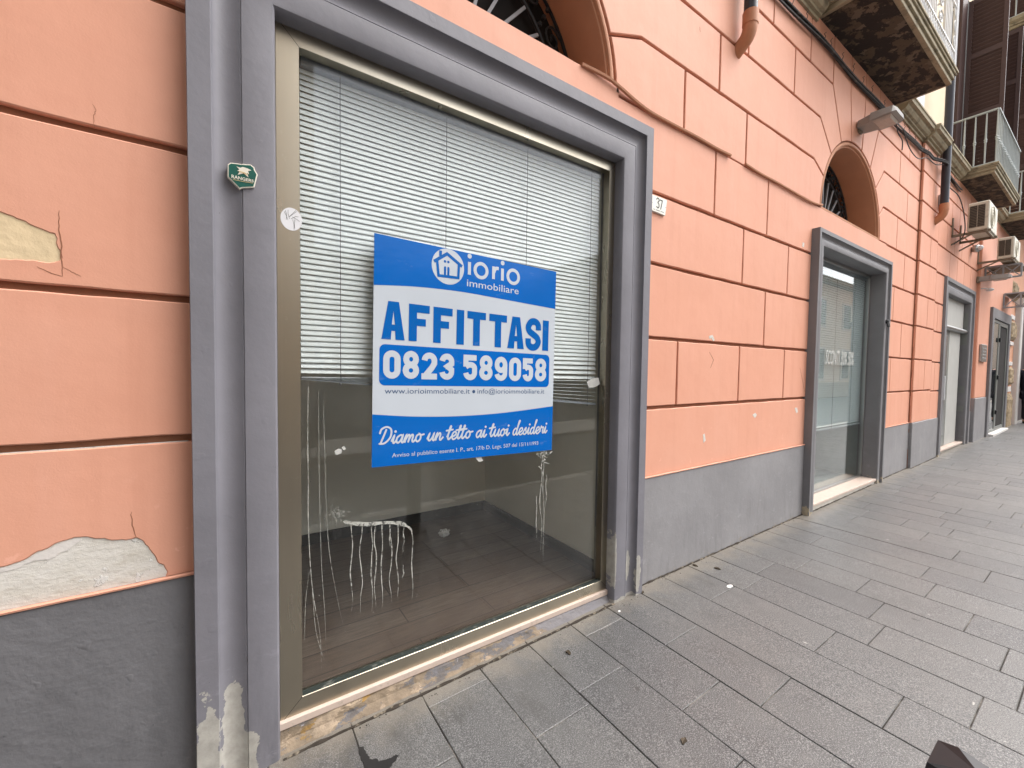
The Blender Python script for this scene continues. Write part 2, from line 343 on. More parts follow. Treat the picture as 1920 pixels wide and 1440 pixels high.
# ------------------------------------------------------------------ mesh helpers
class MB:
    def __init__(s): s.v = []; s.f = []; s.sm = []; s.attr = None
    def add(s, vs, fs, smooth=False):
        o = len(s.v); s.v += [tuple(p) for p in vs]
        for f in fs: s.f.append([i+o for i in f]); s.sm.append(smooth)
    def box(s, x0, x1, y0, y1, z0, z1, bev=0.0):
        if bev <= 0:
            vs = [(x, y, z) for x in (x0, x1) for y in (y0, y1) for z in (z0, z1)]
            s.add(vs, [(0, 1, 3, 2), (4, 6, 7, 5), (0, 4, 5, 1), (2, 3, 7, 6), (0, 2, 6, 4), (1, 5, 7, 3)]); return
        b = min(bev, (x1-x0)*.45, (y1-y0)*.45, (z1-z0)*.45)
        P = {}; vs = []
        for sx in (0, 1):
            for sy in (0, 1):
                for sz in (0, 1):
                    X, Y, Z = (x0, x1)[sx], (y0, y1)[sy], (z0, z1)[sz]
                    dx, dy, dz = (b, -b)[sx], (b, -b)[sy], (b, -b)[sz]
                    for k, p in enumerate(((X, Y+dy, Z+dz), (X+dx, Y, Z+dz), (X+dx, Y+dy, Z))):
                        P[sx, sy, sz, k] = len(vs); vs.append(p)
        fs = []
        for k in range(3):
            for sd_ in (0, 1):
                q = []
                for a, c in ((0, 0), (1, 0), (1, 1), (0, 1)):
                    t_ = [0, 0, 0]; t_[k] = sd_; t_[(k+1) % 3] = a; t_[(k+2) % 3] = c; q.append(P[(*t_, k)])
                fs.append(q if sd_ else q[::-1])
        for k in range(3):
            i, j = (k+1) % 3, (k+2) % 3
            for a in (0, 1):
                for c in (0, 1):
                    t0 = [0, 0, 0]; t0[i] = a; t0[j] = c; t1 = list(t0); t1[k] = 1
                    q = [P[(*t0, i)], P[(*t1, i)], P[(*t1, j)], P[(*t0, j)]]
                    fs.append(q if (a ^ c) == 0 else q[::-1])
        for sx in (0, 1):
            for sy in (0, 1):
                for sz in (0, 1):
                    q = [P[sx, sy, sz, k] for k in range(3)]; fs.append(q if (sx+sy+sz) % 2 else q[::-1])
        s.add(vs, fs)
    def tube(s, pts, r, n=8, cap=True, closed=False):
        pts = [Vector(p) for p in pts]; N = len(pts)
        rad = r if isinstance(r, (list, tuple)) else [r]*N
        T = []
        for i in range(N):
            a = pts[i-1] if (i > 0 or closed) else pts[0]; b = pts[(i+1) % N] if (i < N-1 or closed) else pts[-1]
            d = b-a; T.append(d.normalized() if d.length > 1e-9 else Vector((0, 0, 1)))
        u = T[0].orthogonal().normalized(); vs = []
        for i in range(N):
            u = (u - T[i]*u.dot(T[i])); u = u.normalized() if u.length > 1e-6 else T[i].orthogonal().normalized()
            w = T[i].cross(u)
            for k in range(n):
                a = 2*math.pi*k/n; vs.append(pts[i] + (u*math.cos(a) + w*math.sin(a))*rad[i])
        fs = []
        for i in range(N if closed else N-1):
            j = (i+1) % N
            for k in range(n): fs.append((i*n+k, i*n+(k+1) % n, j*n+(k+1) % n, j*n+k))
        s.add(vs, fs, True)
        if cap and not closed:
            o = len(s.v)-len(vs)
            s.f.append([o+k for k in range(n)][::-1]); s.sm.append(False)
            s.f.append([o+(N-1)*n+k for k in range(n)]); s.sm.append(False)
    def bar(s, a, b, w, h=None, up=(0, 0, 1)):
        a, b = Vector(a), Vector(b); h = h or w; d = (b-a).normalized(); up = Vector(up)
        if abs(d.dot(up)) > .98: up = Vector((0, 1, 0))
        sx = d.cross(up).normalized(); u = sx.cross(d).normalized()
        vs = [p + sx*i*w/2 + u*j*h/2 for p in (a, b) for i, j in ((-1, -1), (1, -1), (1, 1), (-1, 1))]
        s.add(vs, [(0, 1, 2, 3), (7, 6, 5, 4), (0, 4, 5, 1), (1, 5, 6, 2), (2, 6, 7, 3), (3, 7, 4, 0)])
    def sphere(s, c, r, n=10, m=6, sc=(1, 1, 1)):
        vs = []; fs = []
        for i in range(m+1):
            t = math.pi*i/m
            for k in range(n):
                a = 2*math.pi*k/n; vs.append((c[0]+r*sc[0]*math.sin(t)*math.cos(a), c[1]+r*sc[1]*math.sin(t)*math.sin(a), c[2]+r*sc[2]*math.cos(t)))
        for i in range(m):
            for k in range(n): fs.append((i*n+k, (i+1)*n+k, (i+1)*n+(k+1) % n, i*n+(k+1) % n))
        s.add(vs, fs, True)
    def face_poly(s, loops, y):
        """flat front (normal -Y) over 2-D loops of (x, z)"""
        L = [[Vector((p[0], p[1], 0)) for p in l] for l in loops]; flat = [p for l in loops for p in l]
        tr = tessellate_polygon(L); fs = []
        for a, b, c in tr:
            A, B, C_ = flat[a], flat[b], flat[c]
            cr = (B[0]-A[0])*(C_[1]-A[1]) - (B[1]-A[1])*(C_[0]-A[0])
            if abs(cr) < 1e-12: continue
            fs.append((a, b, c) if cr > 0 else (a, c, b))   # ccw in x,z gives normal -y
        s.add([(p[0], y, p[1]) for p in flat], fs)
    def slab(s, loop, y0, y1, ch=0.0, holes=()):
        """a plate: front at y0, edges back to y1, front arris chamfered by ch"""
        loops = [ccw(loop)] + [ccw(h)[::-1] for h in holes]
        ins = [inset(l, ch) for l in loops] if ch else loops
        s.face_poly(ins, y0)
        for l, q in zip(loops, ins):
            n = len(l)
            rings = [[(p[0], y0, p[1]) for p in q]] + ([[(p[0], y0+ch, p[1]) for p in l]] if ch else []) + [[(p[0], y1, p[1]) for p in l]]
            vs = [p for r_ in rings for p in r_]; fs = []
            for k in range(len(rings)-1):
                for i in range(n):
                    j = (i+1) % n; fs.append((k*n+i, (k+1)*n+i, (k+1)*n+j, k*n+j))
            s.add(vs, fs)
    def ribbon(s, pts, w, y, closed=False, th=.0006, round_=True, climb=0.0):
        """a flat brush stroke lying in an x-z plane"""
        pts = [Vector((p[0], p[1])) for p in pts]; N = len(pts)
        ws = w if isinstance(w, (list, tuple)) else [w]*N
        Lf, Rt = [], []
        for i in range(N):
            a = pts[i-1] if (i > 0 or closed) else None; b = pts[(i+1) % N] if (i < N-1 or closed) else None
            d1 = (pts[i]-a).normalized() if a is not None and (pts[i]-a).length > 1e-9 else None
            d2 = (b-pts[i]).normalized() if b is not None and (b-pts[i]).length > 1e-9 else None
            d1 = d1 or d2 or Vector((1, 0)); d2 = d2 or d1
            n1 = Vector((-d1.y, d1.x)); n2 = Vector((-d2.y, d2.x)); mm = n1+n2
            mm = mm.normalized() if mm.length > 1e-6 else n1
            k = min(1/max(mm.dot(n1), .35), 2.2); Lf.append(pts[i]+mm*ws[i]/2*k); Rt.append(pts[i]-mm*ws[i]/2*k)
        vs = [(p.x, y-climb*i, p.y) for i, p in enumerate(Lf)] + [(p.x, y-climb*i, p.y) for i, p in enumerate(Rt)] + [(p.x, y+th, p.y) for p in Lf] + [(p.x, y+th, p.y) for p in Rt]
        fs = []
        for i in range(N if closed else N-1):
            j = (i+1) % N
            fs += [(i, N+i, N+j, j), (2*N+i, i, j, 2*N+j), (N+i, 3*N+i, 3*N+j, N+j)]
        s.add(vs, fs)
        if round_ and not closed:
            for e, o in ((0, 1), (N-1, -1)):
                c = pts[e]; d = (pts[e]-pts[e+o]); d = d.normalized() if d.length > 1e-9 else Vector((1, 0)); a0 = math.atan2(d.y, d.x)
                arc = [(c.x+math.cos(a0-math.pi/2+math.pi*k/6)*ws[e]/2, c.y+math.sin(a0-math.pi/2+math.pi*k/6)*ws[e]/2) for k in range(7)]
                s.add([(p[0], y-climb*e, p[1]) for p in arc], [tuple(range(7))])
    def disc(s, cx, cz, rx, rz, y, n=40):
        s.add([(cx+rx*math.cos(2*math.pi*k/n), y, cz+rz*math.sin(2*math.pi*k/n)) for k in range(n)], [tuple(range(n))])

def ccw(l):
    a = sum(l[i-1][0]*l[i][1]-l[i][0]*l[i-1][1] for i in range(len(l)))
    return list(l) if a > 0 else list(l)[::-1]
def inset(l, d):
    n = len(l); out = []
    for i in range(n):
        p = Vector(l[i]); a = Vector(l[i-1]); b = Vector(l[(i+1) % n])
        d1 = (p-a); d2 = (b-p)
        d1 = d1.normalized() if d1.length > 1e-9 else Vector((1, 0)); d2 = d2.normalized() if d2.length > 1e-9 else d1
        n1 = Vector((-d1.y, d1.x)); n2 = Vector((-d2.y, d2.x)); mm = n1+n2
        if mm.length < 1e-6: out.append(tuple(p+n1*d)); continue
        mm.normalize(); out.append(tuple(p + mm*(d/max(mm.dot(n1), .4))))
    return out
def ragged(l, step=.008, amp=.0035):
    l = ccw(l); out = []; n = len(l)
    for i in range(n):
        a = Vector(l[i]); b = Vector(l[(i+1) % n]); k = max(1, int((b-a).length/step))
        for j in range(k):
            p = a.lerp(b, j/k); out.append((p.x+amp*(noise.noise(Vector((p.x*60, p.y*60, 1)))+.6*noise.noise(Vector((p.x*170, p.y*170, 4)))), p.y+amp*(noise.noise(Vector((p.x*60, p.y*60, 9)))+.6*noise.noise(Vector((p.x*170, p.y*170, 7))))))
    return out
def wobble(l, step=.09, amp=.0022, seed=0.0):
    out = []; n = len(l)
    for i in range(n):
        a = Vector(l[i]); b = Vector(l[(i+1) % n]); L = (b-a).length; k = max(1, int(L/step))
        nn = Vector((-(b-a).y, (b-a).x)).normalized() if L > 1e-9 else Vector((0, 0))
        for j in range(k):
            p = a+(b-a)*(j/k)
            w = noise.noise(Vector((p.x*5+seed, p.y*5, seed*3)))*amp*1.6 + noise.noise(Vector((p.x*16, p.y*16, seed+7)))*amp*.8
            out.append(tuple(p + nn*(w if j else w*.4)))
    return out

def mesh_obj(name, mb, mat, parent=None, loc=None):
    me = bpy.data.meshes.new(name); me.from_pydata(mb.v, [], mb.f); me.update()
    me.polygons.foreach_set("use_smooth", mb.sm)
    if any(mb.sm): me.set_sharp_from_angle(angle=R(32))
    for mm in (mat if isinstance(mat, (list, tuple)) else [mat]): me.materials.append(mm)
    if mb.attr:
        a = me.attributes.new("tone", 'FLOAT', 'FACE'); a.data.foreach_set("value", mb.attr)
    o = bpy.data.objects.new(name, me); col.objects.link(o)
    if parent is not None:
        o.parent = parent
        if parent.parent is None and parent.type == 'EMPTY': o.matrix_parent_inverse = Matrix.Translation(-parent.location)
    return o
def tag(o, label=None, cat=None, group=None, kind=None):
    for k, v in (("label", label), ("category", cat), ("group", group), ("kind", kind)):
        if v: o[k] = v
    return o
def thing(name, loc, label, cat, group=None):
    e = bpy.data.objects.new(name, None); col.objects.link(e); e.location = loc; e.empty_display_size = .2
    return tag(e, label, cat, group)
def curve_pts(ctrl, k=6):
    P = [Vector(p) for p in ctrl]; out = []
    for i in range(len(P)-1):
        p0 = P[max(i-1, 0)]; p1 = P[i]; p2 = P[i+1]; p3 = P[min(i+2, len(P)-1)]
        for j in range(k):
            t = j/k
            out.append(.5*((2*p1)+(p2-p0)*t+(2*p0-5*p1+4*p2-p3)*t*t+(3*p1-p0-3*p2+p3)*t**3))
    out.append(P[-1]); return out
def text_mb(txt, x0, x1, zb, zt_cap, y, bold=0.0, shear=0.0):
    """lettering in Blender's own typeface, fitted between x0 and x1; zt_cap = height of a capital"""
    cu = bpy.data.curves.new("t", 'FONT'); cu.body = txt; cu.size = 1; cu.offset = bold; cu.shear = shear; cu.resolution_u = 3
    o = bpy.data.objects.new("t", cu); col.objects.link(o)
    bpy.context.view_layer.update()
    me = o.to_mesh(); vs = [v.co.copy() for v in me.vertices]; fs = [tuple(p.vertices) for p in me.polygons]
    o.to_mesh_clear(); bpy.data.objects.remove(o); bpy.data.curves.remove(cu)
    mn = min(v.x for v in vs); mx = max(v.x for v in vs); sx = (x1-x0)/(mx-mn); sz = (zt_cap-zb)/.729
    mb = MB(); out = []
    for f in fs:
        a, b, c = (vs[f[0]], vs[f[1]], vs[f[2]])
        out.append(f if (b-a).cross(c-a).z > 0 else f[::-1])
    mb.add([(x0+(v.x-mn)*sx, y, zb+v.y*sz) for v in vs], out); return mb
def join(mb, other): mb.add(other.v, other.f)

# ------------------------------------------------------------------ ground: pavement, kerb, road
def ground():
    mb = MB(); mb.attr = []
    cross = {1: [.142], 2: [.513], 3: [.442], 4: [.182, .76], 5: [.466], 6: [1.264], 7: [.362, .92, 1.461], 8: [.41], 9: [.353, .976, 1.474], 10: [.48, .83, 1.31], 11: [1.097], 13: [1.27], 14: [1.07]}
    W = .2955; g = .0021
    yend = 2.13
    k = -22
    while .682+(k-1)*W < 48:
        xa = .682+(k-1)*W; xb = xa+W
        ys = list(cross.get(k, []))
        if not ys:
            y = random.uniform(.12, .6)
            while y < yend-.1: ys.append(y); y += random.choice((.3, .42, .5, .58, .66))
        else:
            y = ys[-1]+random.uniform(.45, .65)
            while y < yend-.1: ys.append(y); y += random.choice((.42, .5, .6))
        edges = [-.08] + ys + [yend]
        for a, b in zip(edges[:-1], edges[1:]):
            dz = random.uniform(-.0012, .0012); tl = random.uniform(-.0010, .0010)
            x0, x1 = xa+g, xb-g; y1, y0 = -(a+g), -(b-g); c = .0022
            z0, z1 = gz(x0)+dz, gz(x1)+dz+tl
            vs = [(x0, y0, z0-c), (x1, y0, z1-c), (x1, y1, z1-c), (x0, y1, z0-c),
                  (x0+c, y0+c, z0), (x1-c, y0+c, z1), (x1-c, y1-c, z1), (x0+c, y1-c, z0),
                  (x0, y0, z0-.02), (x1, y0, z1-.02), (x1, y1, z1-.02), (x0, y1, z0-.02)]
            fs = [(4, 5, 6, 7), (0, 1, 5, 4), (1, 2, 6, 5), (2, 3, 7, 6), (3, 0, 4, 7), (8, 9, 1, 0), (9, 10, 2, 1), (10, 11, 3, 2), (11, 8, 0, 3)]
            mb.add(vs, fs); mb.attr += [random.random()**1.3]*len(fs)
        k += 1
    p = mesh_obj("pavement", mb, M['pave']); tag(p, kind='structure')
    # the bed below the slabs shows in the joints
    b = MB(); xs = [-6, 2.2, 17, 48]
    b.add([(x, y, gz(x)-.0045) for x in xs for y in (-2.13, .1)], [(i*2, i*2+2, i*2+3, i*2+1) for i in range(3)])
    mesh_obj("joint_bed", b, M['grout'], p)
    kb = MB(); x = -6.0
    while x < 47:
        z = gz(x+.5); kb.box(x+.004, x+.996, -2.29, -2.14, z-.15, z+.002, .012); x += 1.0
    tag(mesh_obj("kerb", kb, M['kerb']), kind='structure')
    rd = MB(); xs = [-120, -6, 2.2, 17, 160]
    rd.add([(x, y, gz(x)-.125) for x in xs for y in (-40, -2.28)], [(i*2, i*2+2, i*2+3, i*2+1) for i in range(4)])
    tag(mesh_obj("road", rd, M['asphalt']), kind='structure')
    gr = MB(); gr.add([(-200, -200, -.34), (240, -200, -.34), (240, 200, -.34), (-200, 200, -.34)], [(0, 1, 2, 3)])
    tag(mesh_obj("ground", gr, M['asphalt']), kind='structure')
    ps = MB(); ps.box(-60, 60, -6.9, -5.3, -.2, .0, .02)
    tag(mesh_obj("far_pavement", ps, M['kerb']), kind='structure')
    # a wet splash on the slabs by the window base
    def gp(px, py):
        v = CR*((px-960)/775.4)+CD*((py-720)/775.4)+CF; t = -(CZ-.005)/v.z; return (v.x*t, CY+v.y*t)
    lp = [(672, 1392), (680, 1390), (688, 1400), (692, 1412), (700, 1414), (706, 1412), (710, 1418), (730, 1412), (750, 1405), (738, 1420), (730, 1432), (740, 1444), (720, 1456), (700, 1460), (690, 1450), (684, 1432), (680, 1418), (672, 1404)]
    q = ragged([gp(*a) for a in lp], .006, .006); st = MB(); L = [[Vector((a[0], a[1], 0)) for a in q]]
    tr = tessellate_polygon(L)
    st.add([(a[0], a[1], gz(a[0])+.0022) for a in q], [t if ((q[t[1]][0]-q[t[0]][0])*(q[t[2]][1]-q[t[0]][1])-(q[t[1]][1]-q[t[0]][1])*(q[t[2]][0]-q[t[0]][0])) > 0 else t[::-1] for t in tr])
    mesh_obj("wet_stain", st, M['wet'], p)
    # bits of grit and dirt swept against the wall
    dm = MB()
    for i in range(260):
        x = random.uniform(.15, 4.6) if i < 170 else random.uniform(6.9, 9.6); yb = -.056 if (x < 2.2) else -.008
        if 2.2 > x > 1.93: yb = -.075
        y = yb-abs(random.gauss(0, .022))-.004; r_ = random.uniform(.0012, .0034)
        dm.sphere((x, y, gz(x)+r_*.3), r_, 5, 3, (1.3, 1, .6))
    tag(mesh_obj("grit", dm, M['grout']), kind='stuff', label="fine grit swept along the foot of the facade", cat="grit")
ground()

# ------------------------------------------------------------------ the coral building
B = thing("apartment_building", (5, 0, 0), "coral plastered building with grey shop window surrounds and arched fanlights along the pavement", "building")
ZC = [.735, 1.20, 1.665, 2.15, 2.605, 3.085, 3.51, 3.935, 4.35, 4.83]
HG, VG, DEP = .0120, .0082, .021
P1 = dict(x0=-.115, x1=2.172, zt=2.944)
P2 = dict(x0=4.672, x1=6.88, zt=2.845)
P3 = dict(x0=9.66, x1=11.96, zt=3.055)
A1 = (1.03, 3.095, .868); A2 = (5.72, 3.075, .885)
XL, XR = -3.0, 9.152

def arc(c, a0, a1, k=8, r=None):
    r = r or c[2]
    return [(c[0]+r*math.cos(R(a0+(a1-a0)*i/k)), c[1]+r*math.sin(R(a0+(a1-a0)*i/k))) for i in range(k+1)]

wall = MB()
seedc = [0]
def block(loop, raw=False, holes=(), dy=0.0):
    seedc[0] += 1.37
    l = ccw(loop)
    if not raw: l = inset(l, .0098)
    wall.slab(wobble(l, seed=seedc[0]), dy, dy+DEP+.004, .004, holes)
def rect(xa, xb, za, zb, la=True, lb=True, holes=(), dy=0.0, hb=HG, ht=HG):
    block([(xa+(VG if la else 0), za+hb), (xb-(VG if lb else 0), za+hb), (xb-(VG if lb else 0), zb-ht), (xa+(VG if la else 0), zb-ht)], True, holes, dy)

# bay to the left of the first window (long courses; two places where the paint has come off)
def px_loop(pts, y): return [(on_plane(a, b, y).x, on_plane(a, b, y).z) for a, b in pts]
peel1 = ragged(px_loop([(-60, 1085), (-20, 1070), (0, 1065), (20, 1060), (45, 1052), (62, 1040), (90, 1029), (110, 1018), (130, 1012), (150, 1008), (170, 1009), (195, 1012), (220, 1014), (245, 1013), (256, 1010), (270, 1018), (282, 1034), (290, 1045), (296, 1056), (306, 1060), (312, 1074), (310, 1090), (304, 1101), (285, 1105), (262, 1111), (235, 1117), (200, 1123), (160, 1129), (120, 1136), (80, 1146), (40, 1155), (0, 1163), (-60, 1178)], 0))
peel2 = ragged(px_loop([(-60, 385), (0, 398), (22, 407), (45, 416), (60, 424), (84, 434), (102, 439), (104, 448), (103, 460), (112, 470), (112, 486), (100, 490), (85, 491), (62, 488), (30, 485), (0, 484), (-60, 478)], 0))
for i in range(6):
    h = ()
    if i == 0: h = (peel1,)
    if i == 2: h = (peel2,)
    if i == 4: continue
    rect(XL, -.105, ZC[i], ZC[i+1], False, False, h, hb=(.001 if i == 0 else HG))
block([(XL, ZC[4]+HG), (-.105, ZC[4]+HG), (-.105, 2.93), (2.162, 2.93), (2.162, ZC[4]+HG), (2.98-VG, ZC[4]+HG), (2.98-VG, ZC[5]-.004), (1.93, ZC[5]-.004), (1.93, 3.142), (.12, 3.142), (.12, ZC[5]-.004), (XL, ZC[5]-.004)], True)
# between first and second window
def course(i, xs, xa, xb, la=False, lb=False, dy=0.0, **k):
    e = [xa]+xs+[xb]
    for j in range(len(e)-1): rect(e[j], e[j+1], ZC[i], ZC[i+1], la or j > 0, lb or j < len(e)-2, dy=dy, **k)
a, b = 2.162, 4.682
course(0, [], a, b, hb=.001)
course(1, [2.58, 3.408, 4.197], a, b); course(2, [3.80], a, b); course(3, [3.41, 4.20], a, b)
rect(2.98, 3.785, ZC[4], ZC[5], ht=.004)
block([(3.785+VG, ZC[4]+HG), (4.682, ZC[4]+HG), (4.682, 2.83), (6.87, 2.83), (6.87, ZC[4]+HG), (7.655-VG, ZC[4]+HG), (7.655-VG, ZC[5]-HG), (6.87, ZC[5]-HG), (6.87, 3.085), (4.80, 3.085), (3.785+VG, 3.081)], True)
def pt(c, a_): return (c[0]+c[2]*math.cos(R(a_)), c[1]+c[2]*math.sin(R(a_)))
z5, z6, z7, z8, z9 = ZC[5], ZC[6], ZC[7], ZC[8], ZC[9]
K1 = (A1[0]+1.09, z6)
K20r, K41r, K59r = (A2[0]+.98, z6), (A2[0]+.94, z7), (A2[0]+.687, z8)
K158, K138, K118 = (A2[0]-1.07, z6), (A2[0]-.955, z7), (A2[0]-.69, z8)
# course above the ledge: arch one right haunch .. arch two left haunch
block([(A1[0]+A1[2], z5+.004)] + [(2.58, z5+.004), (2.58, z6), K1] + arc(A1, 21, 0, 5))
rect(2.58, 3.40, z5, z6, hb=.004)
block([(3.40, z5+.004), (A2[0]-A2[2], z5+.004)] + arc(A2, 180, 158, 5) + [K158, (3.40, z6)])
block([K1, (2.996, z6), (2.996, z7), (A1[0]+1.0, z7)] + arc(A1, 41, 21, 5))
block([(2.996, z6), K158] + arc(A2, 158, 138, 5) + [K138, (2.996, z7)])
block([(A1[0]+1.0, z7), (3.39, z7), (3.39, z8), (A1[0]+.7, z8)] + arc(A1, 59, 41, 5))
rect(3.39, 4.19, z7, z8)
block([(4.19, z7), K138] + arc(A2, 138, 118, 5) + [K118, (4.19, z8)])
block([(A1[0]+.7, z8), (2.98, z8), (2.98, z9), (A1[0]+.2, z9)] + arc(A1, 79, 59, 5))
block([(A1[0]+.2, z9)] + arc(A1, 79, 101, 6) + [(A1[0]-.2, z9)])
block([(A1[0]-.2, z9)] + arc(A1, 101, 180, 16) + [(XL, z5), (XL, z9)])
rect(2.98, 3.775, z8, z9); rect(3.775, 4.50, z8, z9)
block([(4.50, z8), K118, (5.03, z9), (4.50, z9)])
block([K118] + arc(A2, 118, 99, 5) + [(5.50, 4.45), (5.50, z9), (5.03, z9)])
block([(5.50, z9), (5.50, 4.45)] + arc(A2, 99, 79, 5) + [(5.94, 4.45), (5.94, z9)])
block([(5.94, z9), (5.94, 4.45)] + arc(A2, 79, 59, 5) + [K59r, (6.41, z9)])
block([K59r, (7.65, z8), (7.65, z9), (6.41, z9)])
# right haunch of arch two, then plain courses up to the pilaster
X8 = 8.195
block([(A2[0]+A2[2], z5), (7.27, z5), (7.27, z6), K20r] + arc(A2, 20, 0, 5))
block([K20r, (7.65, z6), (7.65, z7), K41r] + arc(A2, 41, 20, 5))
block([K41r, (7.27, z7), (7.27, z8), K59r] + arc(A2, 59, 41, 5))
rect(7.27, X8, z5, z6, lb=False); rect(7.65, X8, z6, z7, lb=False); rect(7.27, X8, z7, z8, lb=False); rect(7.65, X8, z8, z9, lb=False)
a = 6.87
course(0, [], a, X8, hb=.001); course(1, [7.26], a, X8); course(2, [7.655], a, X8); course(3, [7.26], a, X8)
rect(7.655, X8, ZC[4], z5, lb=False)
# pilaster (proud of the wall) and the wall beyond it
for i in range(9):
    xs = [8.75] if i % 2 else []
    course(i, xs, X8, XR, dy=-.036, hb=(.001 if i == 0 else HG))
ZS = [z - .022 for z in ZC]
def far_course(i, xs, xa, xb, dy):
    e = [xa]+xs+[xb]
    for j in range(len(e)-1): rect(e[j], e[j+1], ZS[i], ZS[i+1], j > 0, j < len(e)-2, dy=dy, hb=(.001 if i == 0 else HG))
for i in range(9):
    xs = [9.345] if i % 2 else []
    if i < 4: far_course(i, xs, XR, 9.67, -.036)
    elif i == 4:
        block([(XR, ZS[4]+HG), (9.67, ZS[4]+HG), (9.67, 3.045), (XR, 3.045)], True, dy=-.036)
    else: far_course(i, [9.7+.55*k+(.27 if i % 2 else 0) for k in range(4)], XR, 12.23, -.036)
for i in range(5): far_course(i, [], 11.95, 12.23, -.036)
mesh_obj("wall", wall, M['coral'], B)
# pilaster side
# backing that shows in the joints, with the window and arch openings
bk = MB()
def holes():
    h = []
    for p in (P1, P2, P3): h.append([(p['x0']+.05, -.3+.05), (p['x1']-.05, -.3+.05), (p['x1']-.05, p['zt']-.05), (p['x0']+.05, p['zt']-.05)])
    for A in (A1, A2): h.append(arc(A, 0, 180, 28, A[2]-.004)+[(A[0]-A[2]+.004, A[1]-.0), (A[0]+A[2]-.004, A[1]-.0)])
    return h
bk.face_poly([[(XL, -.3), (X8, -.3), (X8, 4.83), (XL, 4.83)]] + [h for h in holes() if h[0][0] < 8], DEP)
bk.box(X8, 9.75, -.036+DEP, .2, -.3, 4.83); bk.box(11.86, 12.24, -.036+DEP, .2, -.3, 4.83); bk.box(9.75, 11.86, -.036+DEP, .2, 3.0, 4.83)
mesh_obj("joint_backing", bk, M['groove'], B)
pp = MB(); pp.slab([(-1.0, .73), (-.13, .73), (-.13, 1.19), (-1.0, 1.19)], .0035, .02)
mesh_obj("bare_plaster", pp, M['plaster'], B)
pr_ = MB(); pr_.slab(ragged(px_loop([(-60, 1087), (0, 1067), (20, 1062), (45, 1054), (62, 1042), (90, 1031), (112, 1020), (132, 1013), (150, 1010), (154, 1012), (138, 1022), (128, 1032), (112, 1036), (104, 1044), (90, 1048), (62, 1052), (40, 1062), (0, 1074), (-60, 1096)], .002), .006, .003), .0020, .0034); mesh_obj("primer_layer", pr_, M['primer'], B)
pp = MB(); pp.slab([(-1.0, 1.7), (-.13, 1.7), (-.13, 2.1), (-1.0, 2.1)], .0028, .02)
mesh_obj("old_paint_layer", pp, M['cream_plaster'], B)
def crack(pts, w, mat, y=-.0006, nm="crack"):
    q = px_loop(pts, y); out = []
    for i in range(len(q)-1):
        for j in range(5):
            t = j/5; out.append((q[i][0]+(q[i+1][0]-q[i][0])*t+random.uniform(-.0016, .0016), q[i][1]+(q[i+1][1]-q[i][1])*t))
    out.append(q[-1]); n = len(out); mb = MB(); mb.ribbon(out, [w*(.4+.8*math.sin(math.pi*(i+.3)/n)) for i in range(n)], y, th=.0004); mesh_obj(nm, mb, mat, B)
for pts, w in (([(111, 395), (110, 430), (115, 455), (115, 490), (117, 518)], .0024), ([(174, 195), (180, 205), (176, 218), (177, 240)], .0009),
    ([(246, 960), (248, 985), (256, 1008)], .0022), ([(117, 518), (95, 512), (70, 500)], .0016), ([(117, 500), (135, 510), (152, 518)], .0014),
    ([(1330, 660), (1338, 675), (1332, 690)], .004), ([(1500, 690), (1504, 710), (1509, 735)], .004), ([(1312, 50), (1313, 60)], .004)): crack(pts, w, M['groove'])
for lp in ([(1329, 630), (1336, 628), (1340, 638), (1337, 640), (1334, 634), (1330, 635)], [(1411, 778), (1416, 774), (1419, 778), (1415, 784)], [(1490, 765), (1494, 764), (1496, 772), (1493, 775)], [(1318, 815), (1321, 813), (1323, 826), (1319, 830)], [(1505, 454), (1508, 456), (1507, 464), (1504, 462)]):
    mb = MB(); mb.slab(px_loop(lp, 0), -.0012, .001); mesh_obj("plaster_chip", mb, M['plaster'], B)
# grey plinth, a hand's breadth proud
def plinth(xa, xb, y, zt=.735):
    l = [(xa, -.3), (xb, -.3), (xb, zt), (xa, zt)]; pl = MB()
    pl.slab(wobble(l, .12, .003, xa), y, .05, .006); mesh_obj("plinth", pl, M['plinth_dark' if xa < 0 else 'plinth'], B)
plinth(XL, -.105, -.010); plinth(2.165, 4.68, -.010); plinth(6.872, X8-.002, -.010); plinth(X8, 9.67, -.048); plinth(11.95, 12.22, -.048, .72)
for xa, xb, y in ((XL, -.115, 0), (2.172, 4.672, 0), (6.88, X8, 0)):
    n = int((xb-xa)/.05); pts = [(xa+(xb-xa)*k/n, y-.011, .738+noise.noise(Vector((k*.7, xa, 0)))*.002) for k in range(n+1)]
    ls = MB(); ls.tube(pts, .0062, 6); mesh_obj("plinth_ledge", ls, M['coral'], B)

for xa, xb, y in ((2.175, 4.67, -.012), (.14, 1.925, -.056), (6.885, 8.19, -.012), (8.2, 9.65, -.05), (4.83, 6.6, -.03)):  # wall-foot strip: dirty gap line plus painted contact shadow
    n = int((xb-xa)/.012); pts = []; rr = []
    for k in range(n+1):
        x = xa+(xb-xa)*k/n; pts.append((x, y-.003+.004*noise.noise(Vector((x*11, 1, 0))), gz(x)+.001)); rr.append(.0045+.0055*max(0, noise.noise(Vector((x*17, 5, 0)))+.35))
    fj = MB(); fj.tube(pts, rr, 6); mesh_obj("foot_joint_shade", fj, M['grime_shade'], B)
